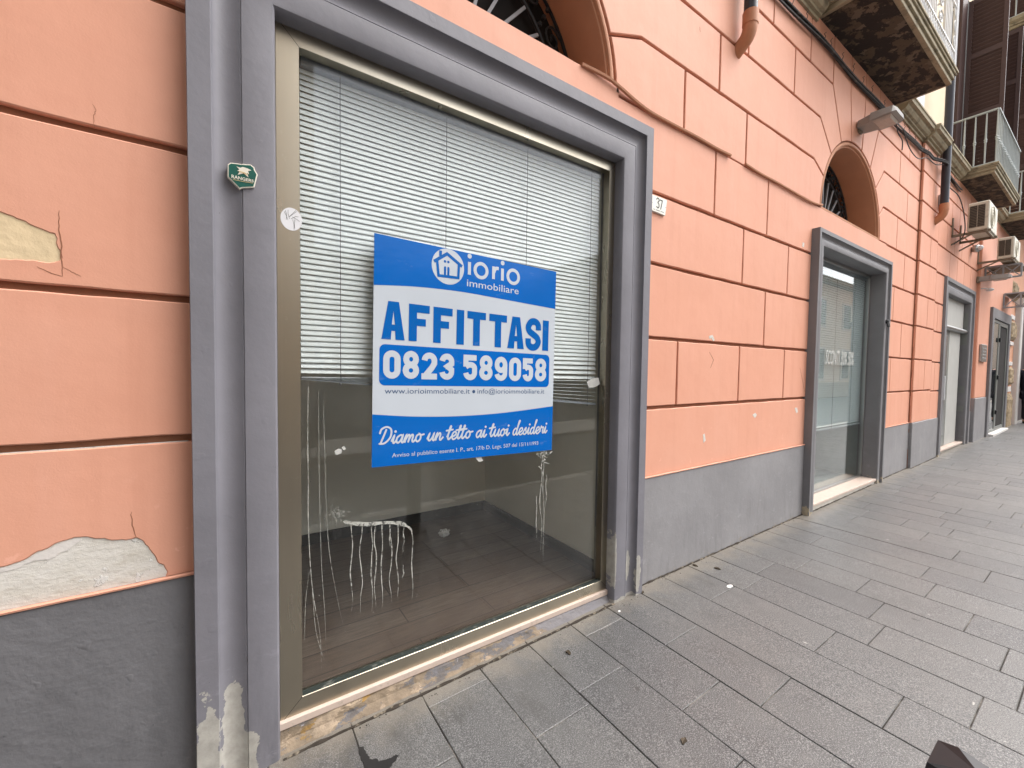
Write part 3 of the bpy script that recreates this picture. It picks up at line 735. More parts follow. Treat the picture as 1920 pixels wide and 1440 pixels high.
# mouldings swept round an opening ---------------------------------------------------
def sweep(mb, x0, x1, z0, z1, prof, closed=False, smooth=False):
    n = len(prof); rings = []
    corners = 4
    for k in range(corners):
        ring = []
        for d, y in prof:
            if closed: p = [(x0+d, z0+d), (x0+d, z1-d), (x1-d, z1-d), (x1-d, z0+d)][k]
            else: p = [(x0+d, z0), (x0+d, z1-d), (x1-d, z1-d), (x1-d, z0)][k]
            ring.append((p[0], y, p[1]))
        rings.append(ring)
    if not closed:      # cut the long runs so edges can waver a little
        R2 = []
        for k in range(3):
            a_, b_ = rings[k], rings[k+1]; L = (Vector(a_[0])-Vector(b_[0])).length; q = max(2, int(L/.12))
            for j in range(q):
                t = j/q; ring = []
                for i_, (u, v) in enumerate(zip(a_, b_)):
                    p = Vector(u).lerp(Vector(v), t); w = noise.noise(Vector((p.x*3, 0, p.z*3)))*.0014
                    ring.append((p.x+w*.6, p.y+w, p.z+w*.4))
                R2.append(ring)
        R2.append(rings[3]); rings = R2
    N = len(rings); vs = [p for r_ in rings for p in r_]; fs = []
    for k in range(N if closed else N-1):
        j = (k+1) % N
        for i in range(n-1): fs.append((k*n+i, k*n+i+1, j*n+i+1, j*n+i))
    mb.add(vs, fs, True)
PROF = [(0, .06), (0, -.068), (.002, -.0715), (.0625, -.072), (.0640, -.0705), (.0645, -.063), (.0665, -.056), (.073, -.0475), (.083, -.0415), (.096, -.0385), (.110, -.0390), (.123, -.0425), (.135, -.0480), (.1438, -.0535),
        (.1450, -.0505), (.1468, -.0505), (.1478, -.0545), (.150, -.0550), (.231, -.0545), (.240, -.0525), (.2452, -.046), (.2475, -.036), (.248, -.02), (.248, .12)]
def metal_frame(mb, x0, x1, z0, z1, w, y, t=.035):
    sweep(mb, x0, x1, z0, z1, [(0, y+t), (0, y+.002), (.002, y), (w-.0012, y), (w, y+.0015), (w, y+t)], True)
def blind(x0, x1, zt, zb0, zb1, y, pitch, cords, label, head=True):
    t = thing("venetian_blind", ((x0+x1)/2, y, zt), label, "blind", "venetian blinds behind the shop glass")
    mb = MB(); n = int((zt-.045-max(zb0, zb1))/pitch)
    for k in range(n):
        z = zt-.05-k*pitch; f = max(0, (k-n+7)/7.0)
        ang = R(70-26*f*f); w = pitch*.505; zz0 = z; zz1 = z-(max(zb0, zb1)-min(zb0, zb1))*.25*f*f
        if zb0 < zb1: zz0, zz1 = zz1, zz0
        vs = []
        for xx, zz in ((x0, zz0), ((x0+x1)/2, (zz0+zz1)/2), (x1, zz1)):
            zz += random.uniform(-.0005, .0005)
            for s_, cv in ((-1, 0), (-.4, .0024), (.4, .0024), (1, 0)):
                vs.append((xx, y+s_*w*math.cos(ang)-cv*.7*math.sin(ang), zz+s_*w*math.sin(ang)+cv*.7*math.cos(ang)))
        mb.add(vs, [(r_*4+i, r_*4+i+1, r_*4+i+5, r_*4+i+4) for r_ in (0, 1) for i in range(3)], True)
    # the lowest slats hang bunched on the bottom rail
    zl, zr = zt-.05-n*pitch-.004, zt-.05-n*pitch-.004
    for k in range(6):
        f = (k+1)/7.0; za = zl+(zb0-zl)*f; zb = zr+(zb1-zr)*f
        vs = [(xx, yy, zz) for xx, zz in ((x0, za), (x1, zb)) for yy in (y-.018, y, y+.018)]
        vs = [(p[0], p[1], p[2]+(.003 if i % 3 == 1 else 0)) for i, p in enumerate(vs)]
        mb.add(vs, [(0, 1, 4, 3), (1, 2, 5, 4)])
    mesh_obj("slats", mb, M['slat'], t)
    rl = MB(); rl.bar((x0, y, zb0), (x1, y, zb1), .028, .013); mesh_obj("bottom_rail", rl, M['railgrey'], t)
    if head:
        hd = MB(); hd.box(x0, x1, y-.02, y+.02, zt-.035, zt, .003); mesh_obj("headrail", hd, M['railgrey'], t)
    for c in cords:
        cm = MB(); f = (c-x0)/(x1-x0); zb = zb0+(zb1-zb0)*f
        cm.tube([(c, y-.021, zt-.03), (c, y-.021, zb+.05), (c+.002, y-.021, zb)], .0016, 5)
        cm.sphere((c, y-.021, zb-.01), .005, 6, 4); mesh_obj("cord", cm, M['cord'], t)
    return t

# ---- first shop window
W1 = MB(); sweep(W1, P1['x0'], P1['x1'], -.25, P1['zt'], PROF)
S1 = mesh_obj("shop_window", W1, M['grey'], B); tag(S1, "wide window with moulded grey surround and champagne metal frame")
f1 = MB(); metal_frame(f1, .136, 1.956, .062, 2.716,   .0785, .012, .045); mesh_obj("metal_frame", f1, M['gold'], S1)
for xa, xb, za, zb in ((.137, .214, 2.715, 2.638), (1.955, 1.878, 2.715, 2.638), (.137, .214, .063, .140), (1.955, 1.878, .063, .140)):
    mj = MB(); mj.ribbon([(xa, za), (xb, zb)], .0016, .0117, round_=False, th=.0001); mesh_obj("mitre_joint", mj, M['darkiron'], S1)
g1 = MB(); g1.box(.20, 1.89, .045, .051, .125, 2.65); mesh_obj("glass_pane", g1, M['glass'], S1)
bd = MB(); bd.box(.2148, 1.8772, .0140, .0448, .138, .1420, .0008); mesh_obj("gasket", bd, M['gasket'], S1)
s1 = MB(); s1.box(.128, 1.935, -.004, .06, .046, .0765, .003); mesh_obj("sill", s1, M['marble'], S1)
bs = MB(); nx = 70; pr = ((.03, .047), (.000, .046), (-.004, .038), (-.012, .022), (-.024, .006), (-.036, -.008), (-.045, -.020), (-.052, -.040), (-.054, -.12)); vs = []
for i in range(nx+1):
    x = .128+1.807*i/nx
    for k, (y, z) in enumerate(pr):
        w = 0 if k < 2 else (noise.noise(Vector((x*9, z*20, 2)))*.007+noise.noise(Vector((x*32, z*60, 5)))*.003); vs.append((x, y+w, z+(0 if k < 3 else gz(x)*.7)))
n = len(pr); bs.add(vs, [(i*n+k, i*n+k+1, (i+1)*n+k+1, (i+1)*n+k) for i in range(nx) for k in range(n-1)]); mesh_obj("sill_base", bs, M['base'], S1)
# room behind
def room(x0, x1, y0, y1, z0, z1, skirt=True, floor=None, wallm=None):
    r_ = MB()
    r_.add([(x0, y0, z0), (x0, y1, z0), (x1, y1, z0), (x1, y0, z0), (x0, y0, z1), (x0, y1, z1), (x1, y1, z1), (x1, y0, z1)],
           [(1, 5, 6, 2), (0, 4, 5, 1), (2, 6, 7, 3), (4, 7, 6, 5)])
    rm = mesh_obj("shop_room", r_, wallm or M['roomwall'], B)
    fl = MB(); fl.add([(x0, y0, z0), (x1, y0, z0), (x1, y1, z0), (x0, y1, z0)], [(0, 1, 2, 3)]); mesh_obj("floor", fl, floor or M['wood'], rm)
    if skirt:
        sk = MB(); sk.box(x1-.014, x1-.001, y0, y1, z0+.001, z0+.085, .003); sk.box(x0, x1-.016, y1-.014, y1-.001, z0+.001, z0+.085, .003); mesh_obj("skirting", sk, M['skirt'], rm)
    return rm
room(-.7, 1.985, .062, 1.63, .10, 3.0)
blind(.225, 1.872, 2.655, 1.40, 1.235, .093, .0222, [.371, .844, 1.316, 1.79], "white venetian blind hanging crooked in the large window above the blue sign")
# painted marks on the glass
YG = .0437
dr = MB()
def drip(_, pts, w, y=YG, nm='paint_drip'):
    q = [on_plane(a_, b_, y) for a_, b_ in pts]; q = [(p.x, p.z) for p in q]
    c = [(v.x, v.y) for v in curve_pts([Vector((p[0], p[1])) for p in q], 5)]
    n = len(c); ws = [w*min(1, 2.6*(n-i)/n)*(.72+.55*noise.noise(Vector((i*.33, q[0][0]*40, 1)))+.25*(1-abs(2*i/n-1))) for i in range(n)]
    mb = MB(); mb.ribbon(c, ws, y); mesh_obj(nm, mb, M['drip'], S1)
drip(dr, [(646, 978), (660, 981), (690, 983), (720, 980), (748, 981), (762, 986), (771, 993), (772, 1002)], .017)
lay = [0]
for x, y0, y1, wv in ((659, 983, 1146, 6), (677, 984, 1150, -6), (697, 985, 1148, 4), (704, 986, 1138, -6), (716, 985, 1140, 5), (733, 984, 1130, 7), (731, 984, 1030, -3), (745, 985, 1128, -6), (757, 990, 1035, 4), (756, 1060, 1085, 2), (773, 1000, 1125, 2)):
    lay[0] += 1; n = 9
    pts = [(x+wv*.35*math.sin(k*1.1+x)+random.uniform(-.7, .7), y0+(y1-y0)*k/n) for k in range(n+1)]
    drip(dr, pts, .0042, YG-.00006*lay[0])
for x, y0, y1, wv in ((1014, 850, 1038, -6), (1019, 850, 1055, 2), (1024, 890, 950, 3), (1006, 930, 1010, -1), (1016, 848, 900, 4)):
    lay[0] += 1; n = 9
    drip(dr, [(x+wv*.3*math.sin(k*1.3+x)+random.uniform(-.6, .6), y0+(y1-y0)*k/n) for k in range(n+1)], .0040, YG-.00006*lay[0])
for i in range(14):
    lay[0] += 1; x = random.uniform(1007, 1032); y = random.uniform(838, 858+20*random.random())
    drip(dr, [(x, y), (x+random.uniform(-5, 7), y+random.uniform(-4, 4)), (x+random.uniform(-6, 8), y+random.uniform(2, 9))], .004, YG-.00006*lay[0])
for pts in ([(578, 725), (577, 820), (578, 900), (578, 975), (582, 1060), (588, 1120), (600, 1190), (603, 1260)], [(597, 735), (598, 850), (600, 960), (603, 1060), (609, 1150), (612, 1225)],
            [(606, 750), (609, 850), (612, 950), (617, 1030), (630, 1110), (644, 1175)], [(580, 1070), (573, 1130), (571, 1200)], [(584, 1080), (592, 1180), (607, 1235)]):
    lay[0] += 1; drip(dr, pts, .0015 if pts[0][0] > 579 else .0030, YG-.00006*lay[0])
for i in range(110):
    p = on_plane(random.gauss(632, 11), random.gauss(965, 7), YG-.004*.1); r_ = random.uniform(.0007, .0026); dr.disc(p.x, p.z, r_, r_, YG-.0002, 6)
for i in range(70):
    p = on_plane(random.uniform(580, 1110), random.uniform(800, 1220), YG); r_ = random.uniform(.0006, .0016); dr.disc(p.x, p.z, r_, r_*1.3, YG-.0002, 6)
tag(mesh_obj("paint_speckle", dr, M['drip'], S1), kind='stuff')
for lp in ([(627, 846), (634, 841), (641, 843), (640, 850), (630, 853)], [(640, 839), (645, 836), (649, 842), (644, 844)], [(888, 855), (893, 852), (902, 857), (906, 864), (898, 866)],
           [(1100, 716), (1110, 710), (1122, 708), (1125, 720), (1115, 726), (1104, 727)]):
    tp = MB(); tp.slab(px_loop(lp, YG), YG-.0006, YG+.0004); mesh_obj("tape_scrap", tp, M['tape'], S1)

# ---- second shop window (deeper reveal)
W2 = MB(); PROF2 = [(d*.62, y) for d, y in PROF[:-1]] + [(.154, .16)]
sweep(W2, P2['x0'], P2['x1'], -.2, P2['zt'], PROF2)
S2 = mesh_obj("shop_window", W2, M['grey2'], B); tag(S2, "narrower window with plain deep grey reveal and closed greenish blind")
i0, i1, it = P2['x0']+.154, P2['x1']-.154, P2['zt']-.154
rv = MB()
rv.add([(i0, -.02, -.2), (i0, .14, -.2), (i0, .14, it), (i0, -.02, it), (i1, -.02, -.2), (i1, .14, -.2), (i1, .14, it), (i1, -.02, it)], [(0, 3, 2, 1), (4, 5, 6, 7), (3, 7, 6, 2)])
mesh_obj("reveal", rv, M['grey2'], S2)
f2 = MB(); metal_frame(f2, i0+.002, i1-.002, .115, it-.002, .03, .10); mesh_obj("metal_frame", f2, M['alu'], S2)
g2 = MB(); g2.box(i0+.02, i1-.02, .112, .118, .14, it-.02); mesh_obj("glass_pane", g2, M['glass2'], S2)
s2 = MB(); s2.box(i0-.004, i1+.004, -.045, .11, .09, .12, .004); mesh_obj("sill", s2, M['marble'], S2)
b2 = MB(); b2.slab(wobble([(i0-.004, -.2), (i1+.004, -.2), (i1+.004, .09), (i0-.004, .09)], .06, .005, 5), -.028, .1, .006); mesh_obj("sill_base", b2, M['plaster'], S2)
lt = text_mb("SCONTI 30% 50%", 5.45, 6.30, 1.548, 1.715, .1105, .012, .25); mesh_obj("lettering", lt, M['tape'], S2)
hk = MB(); hk.sphere((i1+.05, -.06, 2.1), .028, 8, 6); hk.bar((i1+.05, -.07, 2.1), (i1+.03, -.09, 2.03), .02); mesh_obj("latch", hk, M['darkiron'], S2)
room(i0-.3, i1+.02, .13, 1.6, .10, 2.9, False, simple("pale_floor", (.42, .45, .43), .4), simple("green_grey_wall", (.36, .42, .40), .8))
blind(i0+.03, i1-.03, it-.03, .80, .80, .15, .026, [5.1, 5.75, 6.3], "greenish white venetian blind behind the narrow second shop window")

# ---- third opening: shop door
W3 = MB(); sweep(W3, P3['x0'], P3['x1'], -.2, P3['zt'], PROF)
S3 = mesh_obj("shop_doorway", W3, M['grey2'], B)
rv = MB(); j0, j1, jt = P3['x0']+.248, P3['x1']-.248, P3['zt']-.248
rv.add([(j0, -.02, -.2), (j0, .12, -.2), (j0, .12, jt), (j0, -.02, jt), (j1, -.02, -.2), (j1, .12, -.2), (j1, .12, jt), (j1, -.02, jt)], [(0, 3, 2, 1), (4, 5, 6, 7), (3, 7, 6, 2)])
mesh_obj("reveal", rv, M['door_grey'], S3)
bx = MB(); bx.box(j0+.002, j1-.05, .035, .12, 2.30, jt-.002, .004); mesh_obj("shutter_box", bx, M['ltpanel'], S3)
ro = MB(); ro.tube([(j0+.002, .015, 2.27), (j1-.002, .015, 2.27)], .04, 12); mesh_obj("shutter_roll", ro, M['alu'], S3)
dl = MB(); dl.box(j0+.01, j0+.80, .05, .09, .16, 2.25, .004); D3 = mesh_obj("door", dl, M['door_grey'], S3)
dg = MB(); dg.box(j0+.14, j0+.66, .043, .049, .36, 2.15); mesh_obj("door_panel", dg, M['alu'], S3)
hd = MB(); hd.tube([(j0+.20, .05, 1.42), (j0+.20, -.02, 1.42), (j0+.20, -.02, 1.02), (j0+.20, .05, 1.02)], .016, 8); mesh_obj("handle", hd, M['railing'], S3)
pn = MB(); pn.box(j0+.82, j1-.14, .05, .10, .16, 2.25); mesh_obj("plaster_panel", pn, M['ltpanel'], S3)
pk = MB(); pk.box(j1-.14, j1-.002, .07, .11, .16, 2.25); mesh_obj("dark_gap", pk, M['void'], S3)
s3 = MB(); s3.box(j0, j1, -.035, .12, .12, .155, .004); mesh_obj("sill", s3, M['marble'], S3)
b3 = MB(); b3.box(j0, j1, -.015, .1, -.2, .12); mesh_obj("step", b3, M['opp_base'], S3)
bk3 = MB(); bk3.box(j0, j1, .125, .14, -.2, jt+.1); mesh_obj("dark_back", bk3, M['void'], S3)

# ---- shallow projecting bay with the fourth opening
by = MB()
by.box(12.24, 16.2, -.085, .2, .98, 4.8, .01); mesh_obj("bay_wall", by, M['coral'], B)
for xa, xb in ((12.225, 13.42), (15.85, 16.2)):
    bp = MB(); bp.box(xa, xb, -.10, .18, -.2, .98, .008); mesh_obj("plinth", bp, M['plinth'], B)
W4 = MB(); sweep(W4, 13.4, 15.9, -.2, 2.90, [(0, .0), (0, -.125), (.004, -.13), (.215, -.13), (.22, -.125), (.22, .2)])
S4 = mesh_obj("glazed_doorway", W4, M['grey2'], B)
vv = MB(); vv.box(13.6, 15.7, -.088, -.0865, .13, 2.7); mesh_obj("dark_opening", vv, M['void'], S4)
dd = MB(); metal_frame(dd, 13.63, 14.5, .16, 2.67, .06, -.105, .02); metal_frame(dd, 14.52, 15.67, .16, 2.67, .09, -.105, .02); D4 = mesh_obj("door_frame", dd, M['door_grey'], S4)
for z in (.55, 1.35, 2.2):
    k_ = MB(); k_.box(14.46, 14.56, -.135, -.105, z, z+.1, .01); mesh_obj("hinge", k_, M['darkiron'], S4)
pz = MB(); pz.box(13.70, 14.44, -.098, -.094, .22, 2.6); mesh_obj("glass_pane", pz, M['glass2'], S4)
s4 = MB(); s4.box(13.62, 15.68, -.2, -.09, .0, .165, .006); mesh_obj("sill", s4, M['pale_stone'], S4)

# ---- arches with fanlights
def arched(A, label):
    mb = MB(); c, z0, r0 = A
    prof = [(-.004, DEP), (-.006, .008), (-.014, .002), (-.026, .000), (-.036, .004), (-.041, .014), (-.042, .022), (-.052, .024), (-.055, .03), (-.055, .36)]
    N = 40; vs = []; n = len(prof)
    for k in range(N+3):
        kk = min(max(k-1, 0), N); a_ = math.pi*kk/N; dz = -.02 if k in (0, N+2) else 0
        for d, y in prof: vs.append((c+(r0+d)*math.cos(a_), y, z0+(r0+d)*math.sin(a_)+dz))
    mb.add(vs, [(k*n+i, (k+1)*n+i, (k+1)*n+i+1, k*n+i+1) for k in range(N+2) for i in range(n-1)], True)
    mb.box(c-r0+.004, c+r0-.004, .006, .36, z0-.06, z0+.035)
    o = mesh_obj("arched_opening", mb, M['reveal'], B); tag(o, label)
    bk = MB(); bk.add([(c+r0*math.cos(math.pi*k/30), .345, z0+r0*math.sin(math.pi*k/30)) for k in range(31)], [tuple(range(31))]); mesh_obj("dark_back", bk, M['void'], o)
    gr = MB(); yb = .30; zc = z0+.02
    for k in range(13):
        a_ = R(6+168*k/12); gr.bar((c+.10*math.cos(a_), yb, zc+.10*math.sin(a_)), (c+.615*math.cos(a_), yb, zc+.615*math.sin(a_)), .018, .012, (0, 1, 0))
    gr.tube([(c+.10*math.cos(R(180*k/12)), yb, zc+.10*math.sin(R(180*k/12))) for k in range(13)], .012, 6)
    mesh_obj("fanlight_bars", gr, M['iron'], o)
    og = MB()
    for rr in (.63, .80): og.tube([(c+rr*math.cos(R(180*k/30)), yb, zc+rr*math.sin(R(180*k/30))) for k in range(31)], .012, 6)
    for k in range(9):
        am = R(10+20*k); e = []
        for j in range(22):
            t = j/21*2*math.pi*1.55; q = 1-j/24
            rr = .715+.062*q*math.cos(t); aa = am+.085*q*math.sin(t)*1.35; e.append((c+rr*math.cos(aa), yb-.008, zc+rr*math.sin(aa)))
        og.tube(e, .0075, 5)
        for dq in (-.13, 0, .13):
            aa = am+R(10)+dq*.25; og.sphere((c+(.715+dq*.45)*math.cos(aa), yb-.008, zc+(.715+dq*.45)*math.sin(aa)), .016, 6, 4)
    mesh_obj("fanlight_scrolls", og, M['darkiron'], o)
arched(A1, "arched fanlight with radiating iron bars above the large window")
arched(A2, "arched fanlight with radiating iron bars above the narrow window")

# ---- upper storey: cornice, cream wall, doors, balconies
def cornice(xa, xb, dy=0.0):
    cn = MB()
    pr = [(.03, 4.74), (-.02, 4.745), (-.022, 4.77), (-.045, 4.775), (-.05, 4.79), (-.075, 4.80), (-.095, 4.825), (-.10, 4.85), (-.135, 4.858), (-.14, 4.90), (-.15, 4.905), (-.15, 4.925), (.12, 4.95)]
    n = len(pr); cn.add([(x, y+dy, z) for x in (xa, xb) for y, z in pr], [(i, n+i, n+i+1, i+1) for i in range(n-1)] + [tuple(range(n))[::-1], tuple(range(n, 2*n))]); mesh_obj("cornice", cn, M['beige'], B)
cornice(7.05, 8.15); cornice(8.15, 8.885, -.045); cornice(9.02, 10.28, -.03); cornice(12.8, 16.2, -.07)
cornice(XL, 4.58)
uw = MB(); uw.box(XL, 16.2, .10, .3, 4.83, 14.6); uw.box(XL, 16.2, .1, 8, 14.6, 14.8); uw.box(XL, 16.2, 1.9, 2.1, -.3, 14.6); uw.box(XL-.2, XL, 0, 8, -.3, 14.8)
mesh_obj("upper_wall", uw, M['cream'], B)
fl = MB(); fl.box(XL, 16.2, .03, 1.9, 4.60, 4.82); mesh_obj("floor_slab", fl, M['void'], B)
def balcony(x0, x1, yo, z0, z1, label, rail, style):
    mb = MB()
    for dz0, dz1, e in ((0.0, .05, -.035), (.05, .095, -.015), (.095, .12, 0.0), (.12, z1-z0, .012)):
        mb.box(x0-e, x1+e, yo-e, .09, z0+dz0, z0+dz1, .004)
    o = mesh_obj("balcony", mb, M['beige'], B); tag(o, label)
    sf = MB(); sf.add([(x0+.075, yo+.075, z0-.003), (x0+.075, .08, z0-.003), (x1-.075, .08, z0-.003), (x1-.075, yo+.075, z0-.003)], [(0, 1, 2, 3)]); mesh_obj("soffit", sf, M['soffit'], o)
    rm = MB(); zr0, zr1 = z1+.05, z1+.86
    if style == 0:
        for zz in (zr0, zr0+.16, zr1-.15, zr1):
            rm.bar((x0+.03, yo+.03, zz), (x1-.03, yo+.03, zz), .022, .014); rm.bar((x1-.03, yo+.03, zz), (x1-.03, .09, zz), .022, .014)
        n = int((x1-x0-.06)/.062)
        for k in range(n+1):
            x = x0+.03+(x1-x0-.06)*k/n
            if (k // 5) % 2 == 0: rm.tube([(x, yo+.03, z1), (x, yo+.03, zr1)], .0075, 6)
            else:
                if k % 5 == 2:
                    for zc in (zr0+.27, zr0+.44, zr0+.60):
                        for sg in (1, -1):
                            e = [(x+sg*.07*(1-j/20)*math.sin(j/18*2*math.pi*1.3), yo+.03, zc+.075*(1-j/20)*math.cos(j/18*2*math.pi*1.3)) for j in range(19)]; rm.tube(e, .008, 5)
                rm.tube([(x, yo+.03, z1), (x, yo+.03, zr0+.16)], .007, 5); rm.tube([(x, yo+.03, zr1-.15), (x, yo+.03, zr1)], .007, 5)
            e = [(x+.026*math.cos(j/10*2*math.pi), yo+.03, zr0+.08+.05*math.sin(j/10*2*math.pi)) for j in range(11)]; rm.tube(e, .005, 5)
        for k in range(1, 6): rm.tube([(x1-.03, yo+.03+(.06-yo)*k/6, z1), (x1-.03, yo+.03+(.06-yo)*k/6, zr1)], .0075, 6)
        rm.tube([(x1-.03, yo+.03, z1-.05), (x1-.03, yo+.03, zr1+.05)], .02, 8)
    else:
        def bal(x, y):
            r0 = .010; prof = [(z1, .014), (z1+.02, r0), (z1+.36, r0+.003), (z1+.38, .021), (z1+.395, .014), (z1+.41, .023), (z1+.43, .014), (z1+.46, r0+.003), (zr1-.03, r0-.001), (zr1, r0)]
            rm.tube([(x, y, z) for z, _ in prof], [q for _, q in prof], 7)
        for zz, ww in ((zr1, .04), (z1+.015, .03)):
            rm.bar((x0+.03, .09, zz), (x0+.03, yo+.03, zz), ww, .02); rm.bar((x0+.03, yo+.03, zz), (x1-.03, yo+.03, zz), ww, .02); rm.bar((x1-.03, yo+.03, zz), (x1-.03, .09, zz), ww, .02)
        ny = 4
        for k in range(ny+1):
            y = yo+.03+(.03-yo)*k/ny
            if k < ny: bal(x0+.03, y); bal(x1-.03, y)
        n = int((x1-x0)/.15)
        for k in range(1, n): bal(x0+.03+(x1-x0-.06)*k/n, yo+.03)
    mesh_obj("railing", rm, M[rail], o)
    return o
balcony(4.605, 7.0, -.526, 4.822, 4.97, "dark stained balcony with ornate white ironwork directly above the narrow window", 'railing', 0)
BAL2 = (10.32, 12.72, -.462, 4.77, 4.92)
balcony(*BAL2, "balcony with turned grey balusters above the air conditioners", 'railing2', 1)
balcony(13.9, 16.1, -.52, 4.77, 4.92, "third balcony with grey balusters past the second air conditioner", 'railing2', 1)
balcony(12.9, 15.9, -.60, 8.35, 8.55, "dark balcony of the storey above, over the far shutter", 'railing2', 1)
# doors of the upper rooms
dz = MB(); dz.box(7.7, 8.5, .06, .12, 4.96, 7.4, .005); cs = mesh_obj("door_casing", dz, M['lilac'], B)
dz = MB(); dz.box(10.44, 10.78, .05, .12, 4.93, 8.2, .004); dz.box(12.0, 12.3, .05, .12, 4.93, 8.2, .004); mesh_obj("balcony_door_frame", dz, M['brown'], B)
dz = MB(); dz.box(10.78, 12.0, .092, .099, 4.93, 8.2); mesh_obj("balcony_door_opening", dz, M['void'], B)
def shutter(x, y0, y1, z0, z1, label):
    fr = MB(); w = .055
    fr.box(x-.018, x+.018, y0, y0+w, z0, z1); fr.box(x-.018, x+.018, y1-w, y1, z0, z1)
    for z in (z0, (z0*2+z1)/3, (z0+2*z1)/3, z1-.08): fr.box(x-.0175, x+.0175, y0+w, y1-w, z, z+.08)
    o = mesh_obj("shutter", fr, M['brown'], B); tag(o, label)
    sl = MB(); z = z0+.09; k = 0
    while z < z1-.09:
        sl.add([(x-.017, y0+w, z+.046), (x-.017, y1-w, z+.046), (x+.017, y1-w, z), (x+.017, y0+w, z), (x-.017, y0+w, z+.053), (x-.017, y1-w, z+.053), (x+.017, y1-w, z+.006), (x+.017, y0+w, z+.006)], [(0, 1, 2, 3), (7, 6, 5, 4), (0, 4, 5, 1), (2, 6, 7, 3)])
        z += .066
    mesh_obj("slats", sl, M['brown'], o)
shutter(10.82, -.43, .04, 4.95, 8.0, "brown louvred shutter leaf folded out over the baluster balcony")
shutter(14.5, -.45, .04, 4.95, 8.2, "brown louvred shutter leaf over the third balcony")
shutter(13.3, -.50, .04, 8.56, 12.5, "brown louvred shutter leaf of the storey above")
shutter(12.35, -.43, .04, 4.95, 8.0, "brown louvred shutter leaf at the far end of the baluster balcony")

# ------------------------------------------------------------------ things fixed to the facade
# blue letting sign on the glass
SX, SZ, SY = .4995, 1.0145, .0395
def sg(u, v): return (SX+u*1.0-(1-v)*.010+u*0, SZ+v-(u*.022)*(1)+0)
sign = thing("rental_sign", (1.0, .04, 1.5), "square blue and white letting sign stuck on the large shop window", "sign")
q = [sg(0, 0), sg(1, 0), sg(1, 1), sg(0, 1)]
sb = MB(); sb.slab(q, SY, SY+.003); mesh_obj("board", sb, M['white'], sign)
def warp(mb):      # u,v drawn in x,z -> the board
    mb.v = [(*sg(p[0], p[2])[:1], p[1], sg(p[0], p[2])[1]) for p in mb.v]; return mb
def smooth2(pts, k=8): return [(v.x, v.y) for v in curve_pts([Vector((a_, b_)) for a_, b_ in pts], k)]
bd = MB(); y1_ = SY-.0004
ctop = smooth2([(.0, .782), (.19, .801), (.41, .809), (.667, .803), (1.0, .793)])
bd.face_poly([ctop + [(1, 1), (0, 1)]], y1_)
cbot = smooth2([(0, .230), (.19, .215), (.42, .210), (.68, .220), (1.0, .248)])
bd.face_poly([[(0, 0), (1, 0)] + cbot[::-1]], y1_)
def rrect(u0, u1, v0, v1, r_, k=6):
    o = []
    for cx, cz, a0 in ((u1-r_, v1-r_, 0), (u0+r_, v1-r_, 90), (u0+r_, v0+r_, 180), (u1-r_, v0+r_, 270)):
        o += [(cx+r_*math.cos(R(a0+90*i/k)), cz+r_*math.sin(R(a0+90*i/k))) for i in range(k+1)]
    return o
bd.face_poly([rrect(.027, .967, .355, .534, .025)], y1_)
mesh_obj("blue_bands", warp(bd), M['blue'], sign)
y2_ = SY-.0008
# big word
V0, V1 = .556, .722
bw = MB()
def A_(u0, u1):
    w = u1-u0; tw = w*.46; m_ = (u0+u1)/2; leg = w*.40
    bw.face_poly([[(u0, V0), (u0+leg, V0), (u0+leg+w*.025, V0+.038), (u1-leg-w*.025, V0+.038), (u1-leg, V0), (u1, V0), (m_+tw/2, V1), (m_-tw/2, V1)], [(m_-w*.065, V0+.066), (m_+w*.065, V0+.066), (m_, V0+.125)]], y2_)
def F_(u0, u1):
    s_ = .038
    bw.face_poly([[(u0, V0), (u0+s_, V0), (u0+s_, V0+.070), (u0+(u1-u0)*.82, V0+.070), (u0+(u1-u0)*.82, V0+.103), (u0+s_, V0+.103), (u0+s_, V1-.036), (u1, V1-.036), (u1, V1), (u0, V1)]], y2_)
def I_(u0, u1): bw.face_poly([[(u0, V0), (u1, V0), (u1, V1), (u0, V1)]], y2_)
def T_(u0, u1):
    m_ = (u0+u1)/2; s_ = .019
    bw.face_poly([[(m_-s_, V0), (m_+s_, V0), (m_+s_, V1-.036), (u1, V1-.036), (u1, V1), (u0, V1), (u0, V1-.036), (m_-s_, V1-.036)]], y2_)
A_(.035, .138); F_(.156, .254); F_(.273, .370); I_(.392, .432); T_(.449, .553); T_(.573, .679); A_(.684, .790); I_(.914, .956)
def S_(u0, u1):
    m_ = (u0+u1)/2; h = (u1-u0)/2-.018
    p = [(m_+h, V1-.058), (m_+h*.92, V1-.030), (m_+h*.35, V1-.014), (m_-h*.5, V1-.018), (m_-h, V1-.045), (m_-h*.75, V1-.068), (m_, (V0+V1)/2), (m_+h*.75, V0+.066), (m_+h, V0+.043), (m_+h*.5, V0+.018), (m_-h*.35, V0+.014), (m_-h*.92, V0+.030), (m_-h, V0+.060)]
    bw.ribbon(smooth2(p, 6), .036, y2_, round_=False, th=.0001)
S_(.799, .903)
mesh_obj("large_lettering", warp(bw), M['blue_text'], sign)
